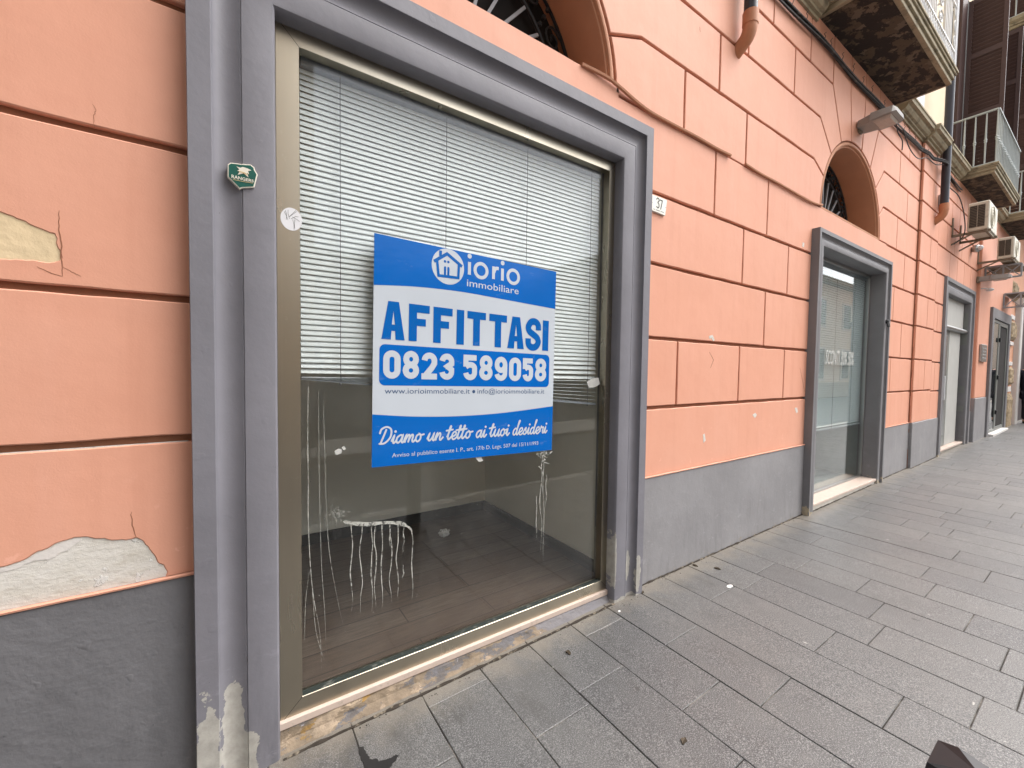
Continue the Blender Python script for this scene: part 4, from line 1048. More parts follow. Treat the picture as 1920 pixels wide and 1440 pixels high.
# phone number
nb = MB(); D0, D1 = .385, .509; th = .0275
def ell(cx, cz, rx, rz, a0, a1, k=14): return [(cx+rx*math.cos(R(a0+(a1-a0)*i/k)), cz+rz*math.sin(R(a0+(a1-a0)*i/k))) for i in range(k+1)]
def digit(ch, u0, u1):
    h = th/2; x0, x1, z0, z1 = u0+h, u1-h, D0+h, D1-h; mx, mz = (x0+x1)/2, (z0+z1)/2; rx = (x1-x0)/2; rb = .024
    if ch == '0': nb.ribbon(ell(mx, z1-rb, rx, rb, 0, 180, 10)+ell(mx, z0+rb, rx, rb, 180, 360, 10), th, y2_, True, .0001)
    elif ch == '8':
        rt = (z1-mz)/2
        nb.ribbon(ell(mx, mz+rt+.003, rx*.94, rt, 0, 360, 20)[:-1], th*.98, y2_, True, .0001); nb.ribbon(ell(mx, mz-rt+.001, rx, rt, 0, 360, 20)[:-1], th, y2_-.00004, True, .0003)
    elif ch == '2': nb.ribbon(ell(mx, z1-rb, rx, rb, 178, 0, 10)+[(x1, z1-rb-.012), (x1-rx*.5, mz-.008), (x0+.004, z0+.002)], th, y2_, round_=False, th=.0001); nb.ribbon([(u0, z0), (u1, z0)], th, y2_-.00004, round_=False, th=.0001)
    elif ch == '3': nb.ribbon(ell(mx, z1-rb, rx, rb, 175, 0, 10)+[(x1, mz+.014), (mx+.004, mz+.001), (x1, mz-.014)]+ell(mx, z0+rb, rx, rb, 0, -175, 10), th, y2_, round_=False, th=.0001); nb.ribbon([(mx-.006, mz), (mx+.014, mz)], th*.9, y2_-.00004, round_=False, th=.0001)
    elif ch == '5': nb.ribbon([(u1-.004, z1), (x0, z1), (x0, mz+.004)], th, y2_, round_=False, th=.0001); nb.ribbon([(x0, mz+.004)]+ell(mx, mz-.004, rx, rb*.75, 140, 0, 8)+ell(mx, z0+rb, rx, rb, 0, -175, 10), th, y2_-.00004, round_=False, th=.0001)
    elif ch == '9':
        rt = .028; nb.ribbon(ell(mx, z1-rt, rx, rt, 0, 360, 20)[:-1], th, y2_, True, .0001); nb.ribbon([(x1, z1-rt)]+ell(mx, z0+rb, rx, rb, 0, -172, 10), th, y2_-.00004, round_=False, th=.0001)
for ch, u0, u1 in (('0', .044, .121), ('8', .131, .207), ('2', .219, .295), ('3', .307, .383), ('5', .432, .508), ('8', .521, .598), ('9', .610, .687), ('0', .698, .775), ('5', .786, .855), ('8', .868, .946)): digit(ch, u0, u1)
mesh_obj("phone_number", warp(nb), M['white'], sign)
wb = text_mb("www.iorioimmobiliare.it", .052, .470, .3195, .345, y1_); join(wb, text_mb("info@iorioimmobiliare.it", .513, .936, .3195, .345, y1_)); wb.disc(.492, .329, .0085, .0085, y1_, 16)
mesh_obj("web_address", warp(wb), M['navy'], sign)
# logo
lg = MB(); lc = (.343, .9165); lg.disc(lc[0], lc[1], .083, .083, y2_, 48)
mesh_obj("logo_disc", warp(lg), M['white'], sign)
lh = MB(); y3_ = SY-.0013
lh.ribbon([(.271, .929), (.336, .975), (.415, .929)], .015, y3_, round_=False, th=.0001)
lh.ribbon([(.303, .958), (.303, .984)], .014, y3_-.00001, round_=False, th=.0001)
lh.ribbon([(.286, .936), (.295, .868), (.396, .872), (.398, .936)], .013, y3_-.00002, round_=False, th=.0001)
lh.ribbon([(.327, .876), (.327, .910)], .011, y3_-.00003, th=.0003); lh.ribbon([(.344, .876), (.344, .910)], .011, y3_-.00004, th=.0003)
for u in (.326, .343): lh.disc(u, .938, .0062, .0062, y3_, 14)
mesh_obj("logo_house", warp(lh), M['blue_text'], sign)
lw_ = MB(); sw = .0165
for u in (.455, .645):
    lw_.ribbon([(u, .897), (u, .958)], sw, y2_, round_=False, th=.0001); lw_.disc(u, .986, .0115, .0115, y2_, 20)
for u in (.520, .712): lw_.ribbon(ell(u, .927, .034, .034, 0, 360, 30)[:-1], sw, y2_, True, .0001)
lw_.ribbon([(.592, .897), (.592, .960)], sw, y2_, round_=False, th=.0001); lw_.ribbon([(.594, .930), (.599, .946), (.608, .953), (.622, .954)], sw, y2_-.00004, round_=False, th=.0001)
mesh_obj("logo_name", warp(lw_), M['white'], sign)
im = text_mb("immobiliare", .443, .748, .841, .877, y2_, .003); mesh_obj("logo_caption", warp(im), M['white'], sign)
# slogan in brush script
GL = {
 'i': ([[(0, .3), (.2, .95), (.17, .25), (.3, 0), (.55, .35)]], .45), 'a': ([[(.74, .82), (.5, 1), (.16, .72), (.1, .28), (.3, 0), (.58, .3), (.74, .95), (.70, .25), (.84, 0), (1.08, .35)]], .98),
 'u': ([[(0, .3), (.18, .95), (.12, .3), (.3, 0), (.6, .4), (.74, .95), (.69, .25), (.82, 0), (1.08, .35)]], .98), 'n': ([[(0, .3), (.17, .95), (.12, .05)], [(.12, .25), (.42, .93), (.60, .8), (.58, .25), (.72, 0), (.98, .35)]], .88),
 'm': ([[(0, .3), (.17, .95), (.12, .05)], [(.12, .25), (.40, .93), (.56, .8), (.52, .05)], [(.52, .25), (.80, .93), (.98, .8), (.95, .25), (1.1, 0), (1.36, .35)]], 1.26),
 'o': ([[(.48, 1), (.16, .78), (.1, .3), (.36, 0), (.64, .3), (.62, .8), (.46, 1.0), (.62, .84), (.98, .92)]], .90), 't': ([[(.02, .4), (.22, 1.1), (.34, 1.75), (.24, 1.78), (.17, 1.2), (.13, .35), (.28, 0), (.58, .35)], [(-.20, 1.22), (.62, 1.34)]], .56),
 'e': ([[(0, .32), (.34, .42), (.60, .72), (.46, 1.03), (.20, .88), (.10, .42), (.28, .0), (.54, .03), (.84, .36)]], .76), 's': ([[(0, .3), (.36, 1.0), (.40, .66), (.52, .30), (.34, 0), (.10, .10)], [(.34, .0), (.76, .35)]], .68),
 'd': ([[(.64, .80), (.42, 1), (.15, .7), (.12, .22), (.3, 0), (.58, .35), (.78, 1.5), (.92, 2.1), (.80, 2.05), (.70, 1.2), (.66, .25), (.8, 0), (1.05, .35)]], .96),
 'r': ([[(0, .3), (.16, 1.08), (.30, .88), (.54, .92), (.48, .3), (.62, 0), (.86, .35)]], .74),
 'D': ([[(.50, 1.75), (.34, .9), (.16, .08)], [(-.12, 1.35), (-.02, 1.85), (.5, 2.12), (1.05, 1.75), (1.12, .8), (.62, .08), (.05, .03)]], 1.34)}
def script(txt, u0, u1, vb, xh):
    mb = MB(); strokes = []; x = 0
    for ch in txt:
        if ch == ' ': x += .62; continue
        st, w = GL[ch]
        for s_ in st: strokes.append([(x+p[0]+p[1]*.16, p[1]) for p in s_])
        if ch == 'i': strokes.append(('dot', x+.2+1.45*.16+.05, 1.48))
        x += w
    k = (u1-u0)/x; n_ = 0
    for s_ in strokes:
        n_ += 1
        if s_[0] == 'dot': mb.disc(u0+s_[1]*k, vb+s_[2]*xh, .0058, .0058, y2_-.00001*n_, 12); continue
        mb.ribbon(smooth2([(u0+p[0]*k, vb+p[1]*xh) for p in s_], 6), .0080, y2_-.00001*n_, th=.00005, climb=.000005)
    return mb
sc_ = script("Diamo un tetto ai tuoi desideri", .030, .955, .100, .0345); mesh_obj("slogan", warp(sc_), M['white'], sign)
av = text_mb("Avviso al pubblico esente I. P., art. 17/b D. Legs. 507 del 15/11/1993", .088, .902, .0365, .0565, y2_); mesh_obj("small_print", warp(av), M['white'], sign)

# house number plate
hp = thing("house_number_plate", (2.31, -.01, 2.52), "small white house number plate reading 37 beside the large window surround", "number plate")
l = [(2.228, 2.480), (2.382, 2.474), (2.398, 2.580), (2.236, 2.580)]
pb = MB(); pb.slab(l, -.014, -.001, .002); mesh_obj("plate", pb, M['plaque'], hp)
tx = MB()
tx.ribbon(smooth2([(2.287, 2.560), (2.297, 2.569), (2.309, 2.566), (2.312, 2.553), (2.300, 2.542), (2.311, 2.534), (2.313, 2.517), (2.302, 2.508), (2.289, 2.514)], 5), .0075, -.0150, th=.0003)
tx.ribbon([(2.322, 2.563), (2.347, 2.562), (2.331, 2.506)], .0078, -.0150, th=.0003)
for a_, b_ in ((2.258, 2.272), (2.283, 2.322), (2.332, 2.364)): tx.ribbon([(a_, 2.492), (b_, 2.4915)], .003, -.0148, th=.0003)
for u in (2.243, 2.384): tx.disc(u, 2.528, .003, .003, -.0148, 8)
mesh_obj("digits", tx, M['ink'], hp)

# green enamel shield
YB = -.0625
def bp_(pts): return [(on_plane(415+a_/19.2, 290+b_/19.2, YB).x, on_plane(415+a_/19.2, 290+b_/19.2, YB).z) for a_, b_ in pts]
bg = thing("shield_badge", (.03, YB, 2.1), "small dented green shield badge on the grey surround left of the window", "badge")
outl = bp_([(225, 345), (330, 280), (700, 330), (1050, 350), (1190, 460), (1215, 560), (1310, 715), (1190, 1180), (760, 1200), (660, 1240), (440, 1010), (220, 790)])
inn = inset(ccw(outl), .0035)
e_ = MB(); e_.slab(outl, YB, YB+.018, .001); mesh_obj("rim", e_, M['cream_edge'], bg)
e_ = MB(); e_.slab(inn, YB-.001, YB+.001); mesh_obj("field", e_, M['green'], bg)
star = bp_([(540, 430), (680, 480), (770, 450), (930, 500), (1085, 575), (960, 600), (1000, 720), (920, 660), (980, 830), (800, 680), (590, 730), (660, 610), (575, 590), (650, 540)])
e_ = MB(); e_.face_poly([star], YB-.0025); mesh_obj("star", e_, M['cream_edge'], bg)
tb = text_mb("RANGERS", 0, 1, 0, 1, YB-.0026, .02)
q0, q1, q2, q3 = [Vector(v) for v in bp_([(365, 850), (1165, 1010), (1165, 915), (365, 715)])]
tb.v = [(*( (q0.lerp(q1, v[0])).lerp(q3.lerp(q2, v[0]), v[2]))[:1], v[1], (q0.lerp(q1, v[0])).lerp(q3.lerp(q2, v[0]), v[2])[1]) for v in tb.v]
mesh_obj("lettering", tb, M['cream_edge'], bg)
tb = MB(); tb.ribbon(bp_([(420, 900), (700, 960), (1130, 1035)]), .0014, YB-.0026, th=.0003); tb.ribbon(bp_([(660, 620), (800, 660), (930, 720)]), .004, YB-.0031, th=.0003); mesh_obj("gold_line", tb, M['gold_ink'], bg)

# cracked round sticker on the metal frame
cs_ = on_plane(545, 413, .026); sk = MB(); sk.disc(cs_.x+.001, cs_.z, .036, .042, .0112, 30)
st = thing("round_sticker", (cs_.x, .025, cs_.z), "cracked round white sticker on the left upright of the metal window frame", "sticker")
mesh_obj("paper_face", sk, M['sticker'], st)
ck = MB()
for k in range(9):
    a_ = random.uniform(0, 6.3); r1, r2 = random.uniform(.0, .02), random.uniform(.026, .036)
    ck.ribbon([(cs_.x+r1*math.cos(a_+1.2), cs_.z+r1*math.sin(a_+1.2)), (cs_.x+.02*math.cos(a_+.2), cs_.z+.022*math.sin(a_+.2)), (cs_.x+r2*math.cos(a_), cs_.z+r2*1.1*math.sin(a_))], .0012, .0110-.00005*k, th=.00005)
mesh_obj("cracks", ck, M['ink'], st)

# painted-over conduit along the arch springing
def cable(name, pts, r_, mat, label, cat="cable", sm=5):
    mb = MB(); mb.tube(curve_pts([Vector(p) for p in pts], sm), r_, 6)
    return tag(mesh_obj(name, mb, mat), label, cat)
cable("wall_cable", [(1.62, -.004, 3.142), (1.80, -.016, 3.140), (1.90, -.016, 3.128), (2.15, -.012, 3.088), (2.40, -.012, 3.084), (2.70, -.012, 3.090), (2.95, -.012, 3.087), (3.15, -.014, 3.092)], .0115, M['reveal'], "terracotta painted cable running from the arch above the large window")
cable("wall_cable", [(3.375, -.012, 3.092), (3.6, -.012, 3.082), (3.9, -.012, 3.084), (4.2, -.012, 3.082), (4.5, -.012, 3.078), (4.72, -.012, 3.090), (4.86, -.010, 3.112)], .010, M['reveal'], "terracotta painted cable ending at the narrow window's arch")

# downpipes
def downpipe(x, y, r_, ztop, zcol, zend, label, out):
    t = thing("downpipe", (x, y, zend), label, "downpipe", "downpipes on the facade")
    mb = MB(); mb.tube([(x, y, ztop), (x, y, zcol)], r_, 14); mesh_obj("pipe", mb, M['black_pipe'], t)
    mb = MB(); mb.tube([(x, y, zcol+.02), (x, y, zcol-.075)], r_*1.16, 14)
    k = []
    for i in range(7):
        a_ = R(52*i/6); k.append((x-.0*i, y+r_*2.0*(1-math.cos(a_)), zcol-.07-r_*2.6*math.sin(a_)))
    d = Vector((0, math.sin(R(52)), -math.cos(R(52)))); k.append(Vector(k[-1])+d*.10)
    mb.tube(k, [r_*1.08]*7+[r_*1.02], 14); mesh_obj("elbow", mb, M['terracotta'], t)
downpipe(3.235, -.085, .047, 14, 4.115, 3.8, "dark downpipe with terracotta elbow between the two arches", 0)
downpipe(8.92, -.125, .05, 14, 4.00, 3.7, "dark downpipe with terracotta elbow beside the nearer air conditioner", 0)
jb = MB(); jb.box(9.03, 9.16, -.13, -.036, 4.02, 4.22, .01); tag(mesh_obj("junction_box", jb, M['railing']), "small pale junction box beside the far downpipe", "junction box")

# bundle of cables under the balconies
cb = thing("cable_bundle", (6.5, -.04, 4.58), "bundle of black cables running along the wall under the balconies", "cables")
for k in range(7):
    ph = random.uniform(0, 6.3); pts = []
    for i in range(60):
        x = XL+(10.3-XL)*i/59; tw = .9*x+ph+k*.9
        sag = .012*math.sin(x*1.7)+.010*math.sin(x*4.1+1)
        yb = -.03 - (.036 if x > 8.19 else 0) - (.07 if 8.6 < x < 9.1 else 0)
        pts.append((x, yb-.013*math.cos(tw), 4.575+sag+.021*math.sin(tw)+(x-4.5)*.004))
    mb = MB(); mb.tube(curve_pts(pts, 2), random.uniform(.006, .0105), 6); mesh_obj("cable", mb, M['cable'], cb)
for i in range(22):
    x = 3.7+i*.28+random.uniform(-.08, .08); yb = -.045-(.036 if x > 8.19 else 0); tm = MB()
    tm.tube([(x, yb-.02, 4.545), (x, yb-.032, 4.575), (x, yb-.02, 4.605), (x+.015, yb-.03, 4.615+random.uniform(0, .02))], .003, 4); mesh_obj("cable_tie", tm, M['cable'], cb)
cable("loose_cable", [(6.75, -.06, 4.57), (6.9, -.05, 4.46), (7.05, -.06, 4.40), (7.1, -.05, 4.30)], .006, M['cable'], "loose black cable end hanging beside the nearer street lamp")
cable("loose_cable", [(7.1, -.05, 4.56), (7.4, -.05, 4.42), (7.8, -.05, 4.40), (8.1, -.08, 4.48), (8.5, -.09, 4.50), (8.75, -.12, 4.56)], .006, M['cable'], "sagging black cable below the bundle near the pilaster")
cable("loose_cable", [(9.0, -.10, 4.55), (9.3, -.09, 4.40), (9.62, -.16, 4.28), (9.80, -.2, 4.0), (9.85, -.2, 3.72), (9.9, -.08, 3.6)], .007, M['cable'], "black cable looping down to the nearer air conditioner")

# street lamps on the wall
def wall_lamp(x, y0, L, z, label, tilt, w):
    t = thing("street_lamp", (x, y0, z), label, "street lamp", "street lamps bracketed off the wall")
    h = MB()
    def sec(y, wd, zb, zt): return [(x-wd/2, y, zb), (x+wd/2, y, zb), (x+wd/2*.8, y, zt), (x-wd/2*.8, y, zt)]
    S_ = [sec(y0-.03, w*.62, z-.035, z+.045), sec(y0-L*.4, w*.8, z-.035+tilt*.4, z+.055+tilt*.4), sec(y0-L*.42, w, z-.035+tilt*.42, z+.055+tilt*.42), sec(y0-L*.92, w, z-.03+tilt*.92, z+.045+tilt*.92), sec(y0-L, w*.8, z-.02+tilt, z+.02+tilt)]
    vs = [p for s_ in S_ for p in s_]; fs = [(0, 1, 2, 3), (16, 19, 18, 17)]
    for k in range(4):
        for i in range(4): fs.append((k*4+i, k*4+4+i, k*4+4+(i+1) % 4, k*4+(i+1) % 4))
    h.add(vs, fs); mesh_obj("housing", h, M['lamp_grey'], t)
    e = MB(); za, zb = z-.038+tilt*.46, z-.034+tilt*.88
    e.add([(x-w*.4, y0-L*.46, za), (x+w*.4, y0-L*.46, za), (x+w*.4, y0-L*.89, zb), (x-w*.4, y0-L*.89, zb), (x-w*.3, y0-L*.5, za-.02), (x+w*.3, y0-L*.5, za-.02), (x+w*.3, y0-L*.85, zb-.02), (x-w*.3, y0-L*.85, zb-.02)],
          [(4, 7, 6, 5), (0, 4, 5, 1), (1, 5, 6, 2), (2, 6, 7, 3), (3, 7, 4, 0)]); mesh_obj("lens", e, M['lens'], t)
    b = MB(); b.box(x-.05, x+.05, y0-.04, y0, z-.06, z+.06, .008); b.tube([(x, y0-.02, z), (x, y0-.08, z)], .03, 10); mesh_obj("wall_bracket", b, M['bracket'], t)
wall_lamp(5.78, .02, .36, 4.165, "flat grey street lamp above the narrow window's arch", .0, .33)
wall_lamp(12.18, -.04, .44, 3.32, "long grey street lamp beyond the shop door below the iron lattice", .0, .17)
dc = thing("wall_bulb", (12.3, -.09, 3.1), "small white lamp bulb on the wall under the long street lamp", "lamp")
mb = MB(); mb.tube([(12.3, -.085, 3.16), (12.3, -.16, 3.15), (12.3, -.18, 3.13)], .012, 6); mesh_obj("arm", mb, M['railing'], dc)
mb = MB(); mb.sphere((12.3, -.20, 3.12), .04, 10, 8, (1, 1.5, .8)); mesh_obj("bulb", mb, M['railing'], dc)
sc2 = thing("dome_lamp", (11.55, -.04, 3.83), "round metal dome lamp on the wall below the nearer air conditioner", "lamp")
mb = MB(); mb.sphere((11.55, -.10, 3.81), .10, 14, 8, (1, .75, .7)); mesh_obj("shade", mb, M['alu'], sc2)
mb = MB(); mb.sphere((11.50, -.155, 3.81), .045, 10, 6); mesh_obj("glass_cover", mb, M['railing'], sc2)

# air conditioners
def ac(x0, x1, yi, yo, z0, z1, label, brk):
    t = thing("air_conditioner", ((x0+x1)/2, yi, z0), label, "air conditioner", "air conditioners on the facade")
    mb = MB(); mb.box(x0, x1, yo, yi, z0, z1, .012); bx_ = mesh_obj("casing", mb, M['acbox'], t)
    gm = MB(); d = yi-yo
    for a_, b_ in ((.10, .44), (.48, .80)):
        gm.box(x0-.003, x0+.004, yi-d*b_, yi-d*a_, z0+.05, z1-.05)
    mesh_obj("grille_opening", gm, M['acdark'], bx_)
    sm = MB(); n = 14
    for k in range(n):
        z = z0+.06+(z1-z0-.12)*k/(n-1); sm.bar((x0-.008, yi-d*.08, z), (x0-.008, yi-d*.82, z), .006, .006)
    mesh_obj("grille", sm, M['bracket'], bx_)
    fm = MB(); cx = (x0+x1)/2-.08; cz = (z0+z1)/2; rr = (z1-z0)*.38
    for q_ in (1, .75, .5, .25): fm.tube([(cx+rr*q_*math.cos(2*math.pi*k/24), yo-.006, cz+rr*q_*math.sin(2*math.pi*k/24)) for k in range(24)], .005, 5, closed=True)
    mesh_obj("fan_guard", fm, M['acbox'], bx_)
    br = MB()
    for x in (x0+.06, x1-.06):
        br.bar((x, -.03, z0-.02), (x, yo-.02, z0-.02), .04, .035); br.bar((x, -.035, z0-.03), (x, -.035, z0+.28), .04, .035); br.bar((x, -.03, z0-.16), (x, yo*.6, z0-.03), .03, .02)
    br.bar((x0, yo+.03, z0-.02), (x1, yo+.03, z0-.02), .03, .03)
    mesh_obj("wall_bracket", br, M['bracket'], t)
ac(9.93, 10.64, -.215, -.452, 3.775, 4.22, "aged white air conditioner with louvred side, the nearer one under the baluster balcony", 1)
ac(12.10, 12.84, -.29, -.5, 3.66, 4.05, "cleaner white air conditioner, the farther one behind the dome lamp", 1)

# iron lattices beyond
def lattice(x, y0, y1, z0, z1, label):
    t = thing("iron_lattice", (x, y0, z0), label, "iron lattice", "iron lattice brackets on the facade")
    mb = MB()
    for z in (z0, z1): mb.bar((x, y0, z), (x, y1, z), .03, .03)
    for k in range(3):
        y = y0+(y1-y0)*k/2; mb.bar((x, y, z0), (x, y, z1), .025, .025)
    for k in range(2):
        ya, yb_ = y0+(y1-y0)*k/2, y0+(y1-y0)*(k+1)/2; mb.bar((x, ya, z0), (x, yb_, z1), .014, .014); mb.bar((x, ya, z1), (x, yb_, z0), .014, .014)
    mesh_obj("frame", mb, M['iron'], t)
    mb = MB(); mb.box(x+.02, x+.9, y1, y0, z1-.02, z1+.01); mesh_obj("shelf", mb, M['bracket'], t)
lattice(12.55, -.10, -.56, 3.36, 3.60, "iron lattice bracket with crossed bars under the farther air conditioner")
lattice(14.9, -.10, -.60, 3.02, 3.34, "dark iron lattice bracket over the glazed doorway")

# intercom plate
ip = thing("intercom_panel", (12.7, -.09, 1.9), "grey metal intercom plate on the wall before the glazed doorway", "intercom")
mb = MB(); mb.box(12.45, 12.98, -.125, -.086, 1.72, 2.07, .006); mesh_obj("plate", mb, M['alu'], ip)
mb = MB()
for i in range(4):
    for j in range(2): mb.tube([(12.58+.2*j, -.125, 1.79+.065*i), (12.58+.2*j, -.134, 1.79+.065*i)], .014, 8)
mesh_obj("buttons", mb, M['railing'], ip)

# ------------------------------------------------------------------ neighbouring building
NB = thing("stone_building", (17, 0, 0), "neighbouring building with rough stone quoins and a dark doorway at the street's far end", "building")
mb = MB(); mb.box(16.22, 46, -.05, 6, -.2, 15); mesh_obj("wall", mb, simple("peach_plaster", (.64, .34, .22), .8), NB)
for z0_, z1_, w in ((-.1, .98, .86), (1.20, 1.66, .70), (2.36, 2.84, .86), (3.36, 3.84, .70)):
    mb = MB(); random.seed(int(z1_*10)); nx, nz_ = 10, 7; vs = []
    for i in range(nx+1):
        for j in range(nz_+1):
            e = i in (0, nx) or j in (0, nz_); vs.append((16.22+w*i/nx, (-.075 if e else -.105-random.uniform(0, .03)), z0_+(z1_-z0_)*j/nz_))
    mb.add(vs, [(i*(nz_+1)+j, (i+1)*(nz_+1)+j, (i+1)*(nz_+1)+j+1, i*(nz_+1)+j+1) for i in range(nx) for j in range(nz_)])
    mb.box(16.22, 16.22+w, -.0755, -.049, z0_, z1_); mesh_obj("rough_quoin", mb, M['stone_rough'], NB)
for z0_, z1_ in ((1.02, 1.16), (1.70, 1.80), (2.22, 2.32), (2.88, 3.0)):
    mb = MB(); mb.box(16.22, 16.95, -.08, -.049, z0_, z1_, .01); mesh_obj("pale_band", mb, M['pale_stone'], NB)
eb = MB(); eb.box(16.25, 30, -.55, -.04, 5.9, 15.5, .02); mesh_obj("enclosed_balcony", eb, simple("dark_grey_cladding", (.07, .065, .06), .6), NB)
mb = MB()
for x in (17.25, 19.6): mb.box(x, x+.35, -.16, .0, -.1, 3.3, .02)
mb.box(17.15, 20.05, -.20, .0, 3.3, 3.65, .02); mesh_obj("door_surround", mb, M['pale_stone'], NB)
mb = MB(); mb.box(17.6, 19.6, -.056, -.052, .1, 3.3); mesh_obj("door", mb, M['door_dark'], NB)
mb = MB(); mb.box(16.9, 40, -.9, -.04, 5.6, 5.8, .02); mesh_obj("balcony", mb, M['beige'], NB)
mb = MB(); mb.box(16.3, 45, -.5, -.04, 14.9, 15.4, .03); mesh_obj("cornice", mb, M['beige'], NB)
# street's end and the facing side of the street
FE = thing("corner_building", (60, -4, 0), "pale building closing the far end of the street", "building")
mb = MB(); mb.box(56, 70, -12, 8, -.3, 9); mesh_obj("wall", mb, M['opp_wall'], FE)
mb = MB()
for j in range(2):
    for i in range(6): mb.box(55.96, 55.99, -10+2.6*i, -8.9+2.6*i, 1.2+3.4*j, 3.2+3.4*j)
mesh_obj("windows", mb, M['opp_win'], FE)
def facing(x0, x1, yf, h, floors, label):
    OB = thing("facing_building", ((x0+x1)/2, yf, 0), label, "building", "buildings across the street")
    mb = MB(); mb.box(x0, x1, yf-8, yf, .9, h); mesh_obj("wall", mb, M['opp_wall'], OB)
    mb = MB(); mb.box(x0-.05, x1+.05, yf-8.05, yf+.08, -.2, .9); mesh_obj("stone_base", mb, M['opp_base'], OB)
    mb = MB(); mb.box(x0-.2, x1+.2, yf-8.2, yf+.4, h, h+.3, .04); mesh_obj("cornice", mb, M['beige'], OB)
    n = int((x1-x0)/3.6)
    for z0_, z1_ in floors:
        for i in range(n):
            x = x0+(i+.5)*(x1-x0)/n
            mb = MB(); mb.box(x-.66, x+.66, yf, yf+.06, z0_, z1_, .01); w_ = mesh_obj("window", mb, M['pale_stone'], OB)
            mb = MB(); mb.box(x-.52, x+.52, yf+.055, yf+.068, z0_+.12, z1_-.12); mesh_obj("pane", mb, M['opp_win'], w_)
facing(-26, 1.2, -6.2, 15.5, ((.95, 2.9), (4.3, 6.4), (7.7, 9.8), (11.2, 13.2)), "unseen tall pale yellow building across the street, added to shade the left wall")  # out of view; height and position chosen to darken the left wall
facing(-20, 32, -27, 8.5, ((1.0, 3.0), (5.0, 7.2)), "unseen low pale yellow building beyond a gap left open to light the right wall")  # out of view; set far back so the gap lights the right wall
facing(14, 40, -7.6, 6.4, ((1.0, 2.9), (4.0, 5.6)), "pale yellow building farther along the opposite side of the street")

# ------------------------------------------------------------------ loose things
# paper on the shop floor
pr = thing("crumpled_paper", (1.0, 1.15, .10), "crumpled white paper lying on the dark boards inside the large window", "paper")
mb = MB(); vs = []; n_, m_ = 12, 8
v0 = CR*((833-960)/775.4)+CD*((1000-720)/775.4)+CF; t0 = -(CZ-.125)/v0.z; pc = (v0.x*t0, CY+v0.y*t0)
pr.location = (pc[0], pc[1], .10)
for i in range(m_+1):
    th_ = math.pi*i/m_
    for k in range(n_):
        a_ = 2*math.pi*k/n_; r_ = .034*(1+.5*noise.noise(Vector((math.cos(a_)*2, math.sin(a_)*2, th_*2)))+random.uniform(-.16, .16))
        vs.append((pc[0]+1.4*r_*math.sin(th_)*math.cos(a_), pc[1]+r_*math.sin(th_)*math.sin(a_), .127+.8*r_*math.cos(th_)))
mb.add(vs, [(i*n_+k, (i+1)*n_+k, (i+1)*n_+(k+1) % n_, i*n_+(k+1) % n_) for i in range(m_) for k in range(n_)])
mesh_obj("paper_ball", mb, M['paper'], pr)

# black bollard near the kerb
bo = thing("bollard", (1.305, -1.597, 0), "black square bollard with faceted top at the bottom right corner", "bollard")
bx0, bx1, by1, by0, zt = 1.257, 1.352, -1.548, -1.650, .60
mb = MB(); mb.box(bx0, bx1, by0, by1, .0, zt-.03, .006); mesh_obj("post", mb, M['bollard'], bo)
mb = MB(); c_ = .004
mb.add([(bx0-c_, by0-c_, zt-.03), (bx1+c_, by0-c_, zt-.03), (bx1+c_, by1+c_, zt-.03), (bx0-c_, by1+c_, zt-.03), (bx0, by0, zt-.006), (bx1, by0, zt-.006), (bx1, by1, zt), (bx0, by1, zt-.002), (bx0+.03, by0+.03, zt+.016), (bx1-.01, by0+.068, zt+.014)],
       [(0, 1, 5, 4), (1, 2, 6, 5), (2, 3, 7, 6), (3, 0, 4, 7), (4, 5, 9, 8), (5, 6, 9), (6, 7, 8, 9), (7, 4, 8), (3, 2, 1, 0)]); mesh_obj("cap", mb, M['bollard'], bo)
mb = MB(); mb.box(bx0-.04, bx1+.04, by0-.04, by1+.04, .008, .03, .004); mesh_obj("base_plate", mb, M['bollard'], bo)

# dry leaves and scraps on the slabs
def gpt(px, py):
    v = CR*((px-960)/775.4)+CD*((py-720)/775.4)+CF; t = -CZ/v.z
    for _ in range(4): t = -(CZ-gz(v.x*t)-.003)/v.z
    return v.x*t, CY+v.y*t
labels = ["dark dry leaf on the slabs in front of the window sill", "dark dry leaf at the foot of the right side of the surround", "dark dry leaf near the plinth beside the surround", "second dark leaf a little farther out from the plinth", "small dark leaf in the middle of the near slabs"]
for (px, py, s_), lb in zip(((1065, 1223, .016), (1205, 1110, .014), (1303, 1060, .018), (1345, 1066, .018), (1282, 1389, .017)), labels):
    x, y = gpt(px, py); a_ = random.uniform(0, 3); mb = MB(); z = gz(x)+.004
    pts = [(math.cos(k/10*2*math.pi)*s_*(1+.25*random.uniform(-1, 1)), math.sin(k/10*2*math.pi)*s_*.55*(1+.3*random.uniform(-1, 1))) for k in range(10)]
    top = [(x+u*math.cos(a_)-w*math.sin(a_), y+u*math.sin(a_)+w*math.cos(a_), z+abs(w)*.5) for u, w in pts]
    mb.add([(x, y, z)]+top+[(p[0], p[1], z-.004) for p in top], [(0, 1+k, 1+(k+1) % 10) for k in range(10)]+[(1+k, 11+k, 11+(k+1) % 10, 1+(k+1) % 10) for k in range(10)])
    tag(mesh_obj("dry_leaf", mb, M['leaf']), lb, "leaf", "dry leaves on the pavement")
x, y = gpt(1368, 1099); mb = MB(); mb.sphere((x, y, gz(x)+.003), .028, 12, 4, (1, .5, .12)); tag(mesh_obj("paper_scrap", mb, M['paper']), "flat white paper scrap on the pavement right of the large window", "paper")
x, y = gpt(1161, 1146); mb = MB(); mb.sphere((x, y, gz(x)+.003), .010, 8, 4, (1, .7, .4)); tag(mesh_obj("paper_scrap", mb, M['paper']), "tiny white scrap at the corner of the window surround", "paper")

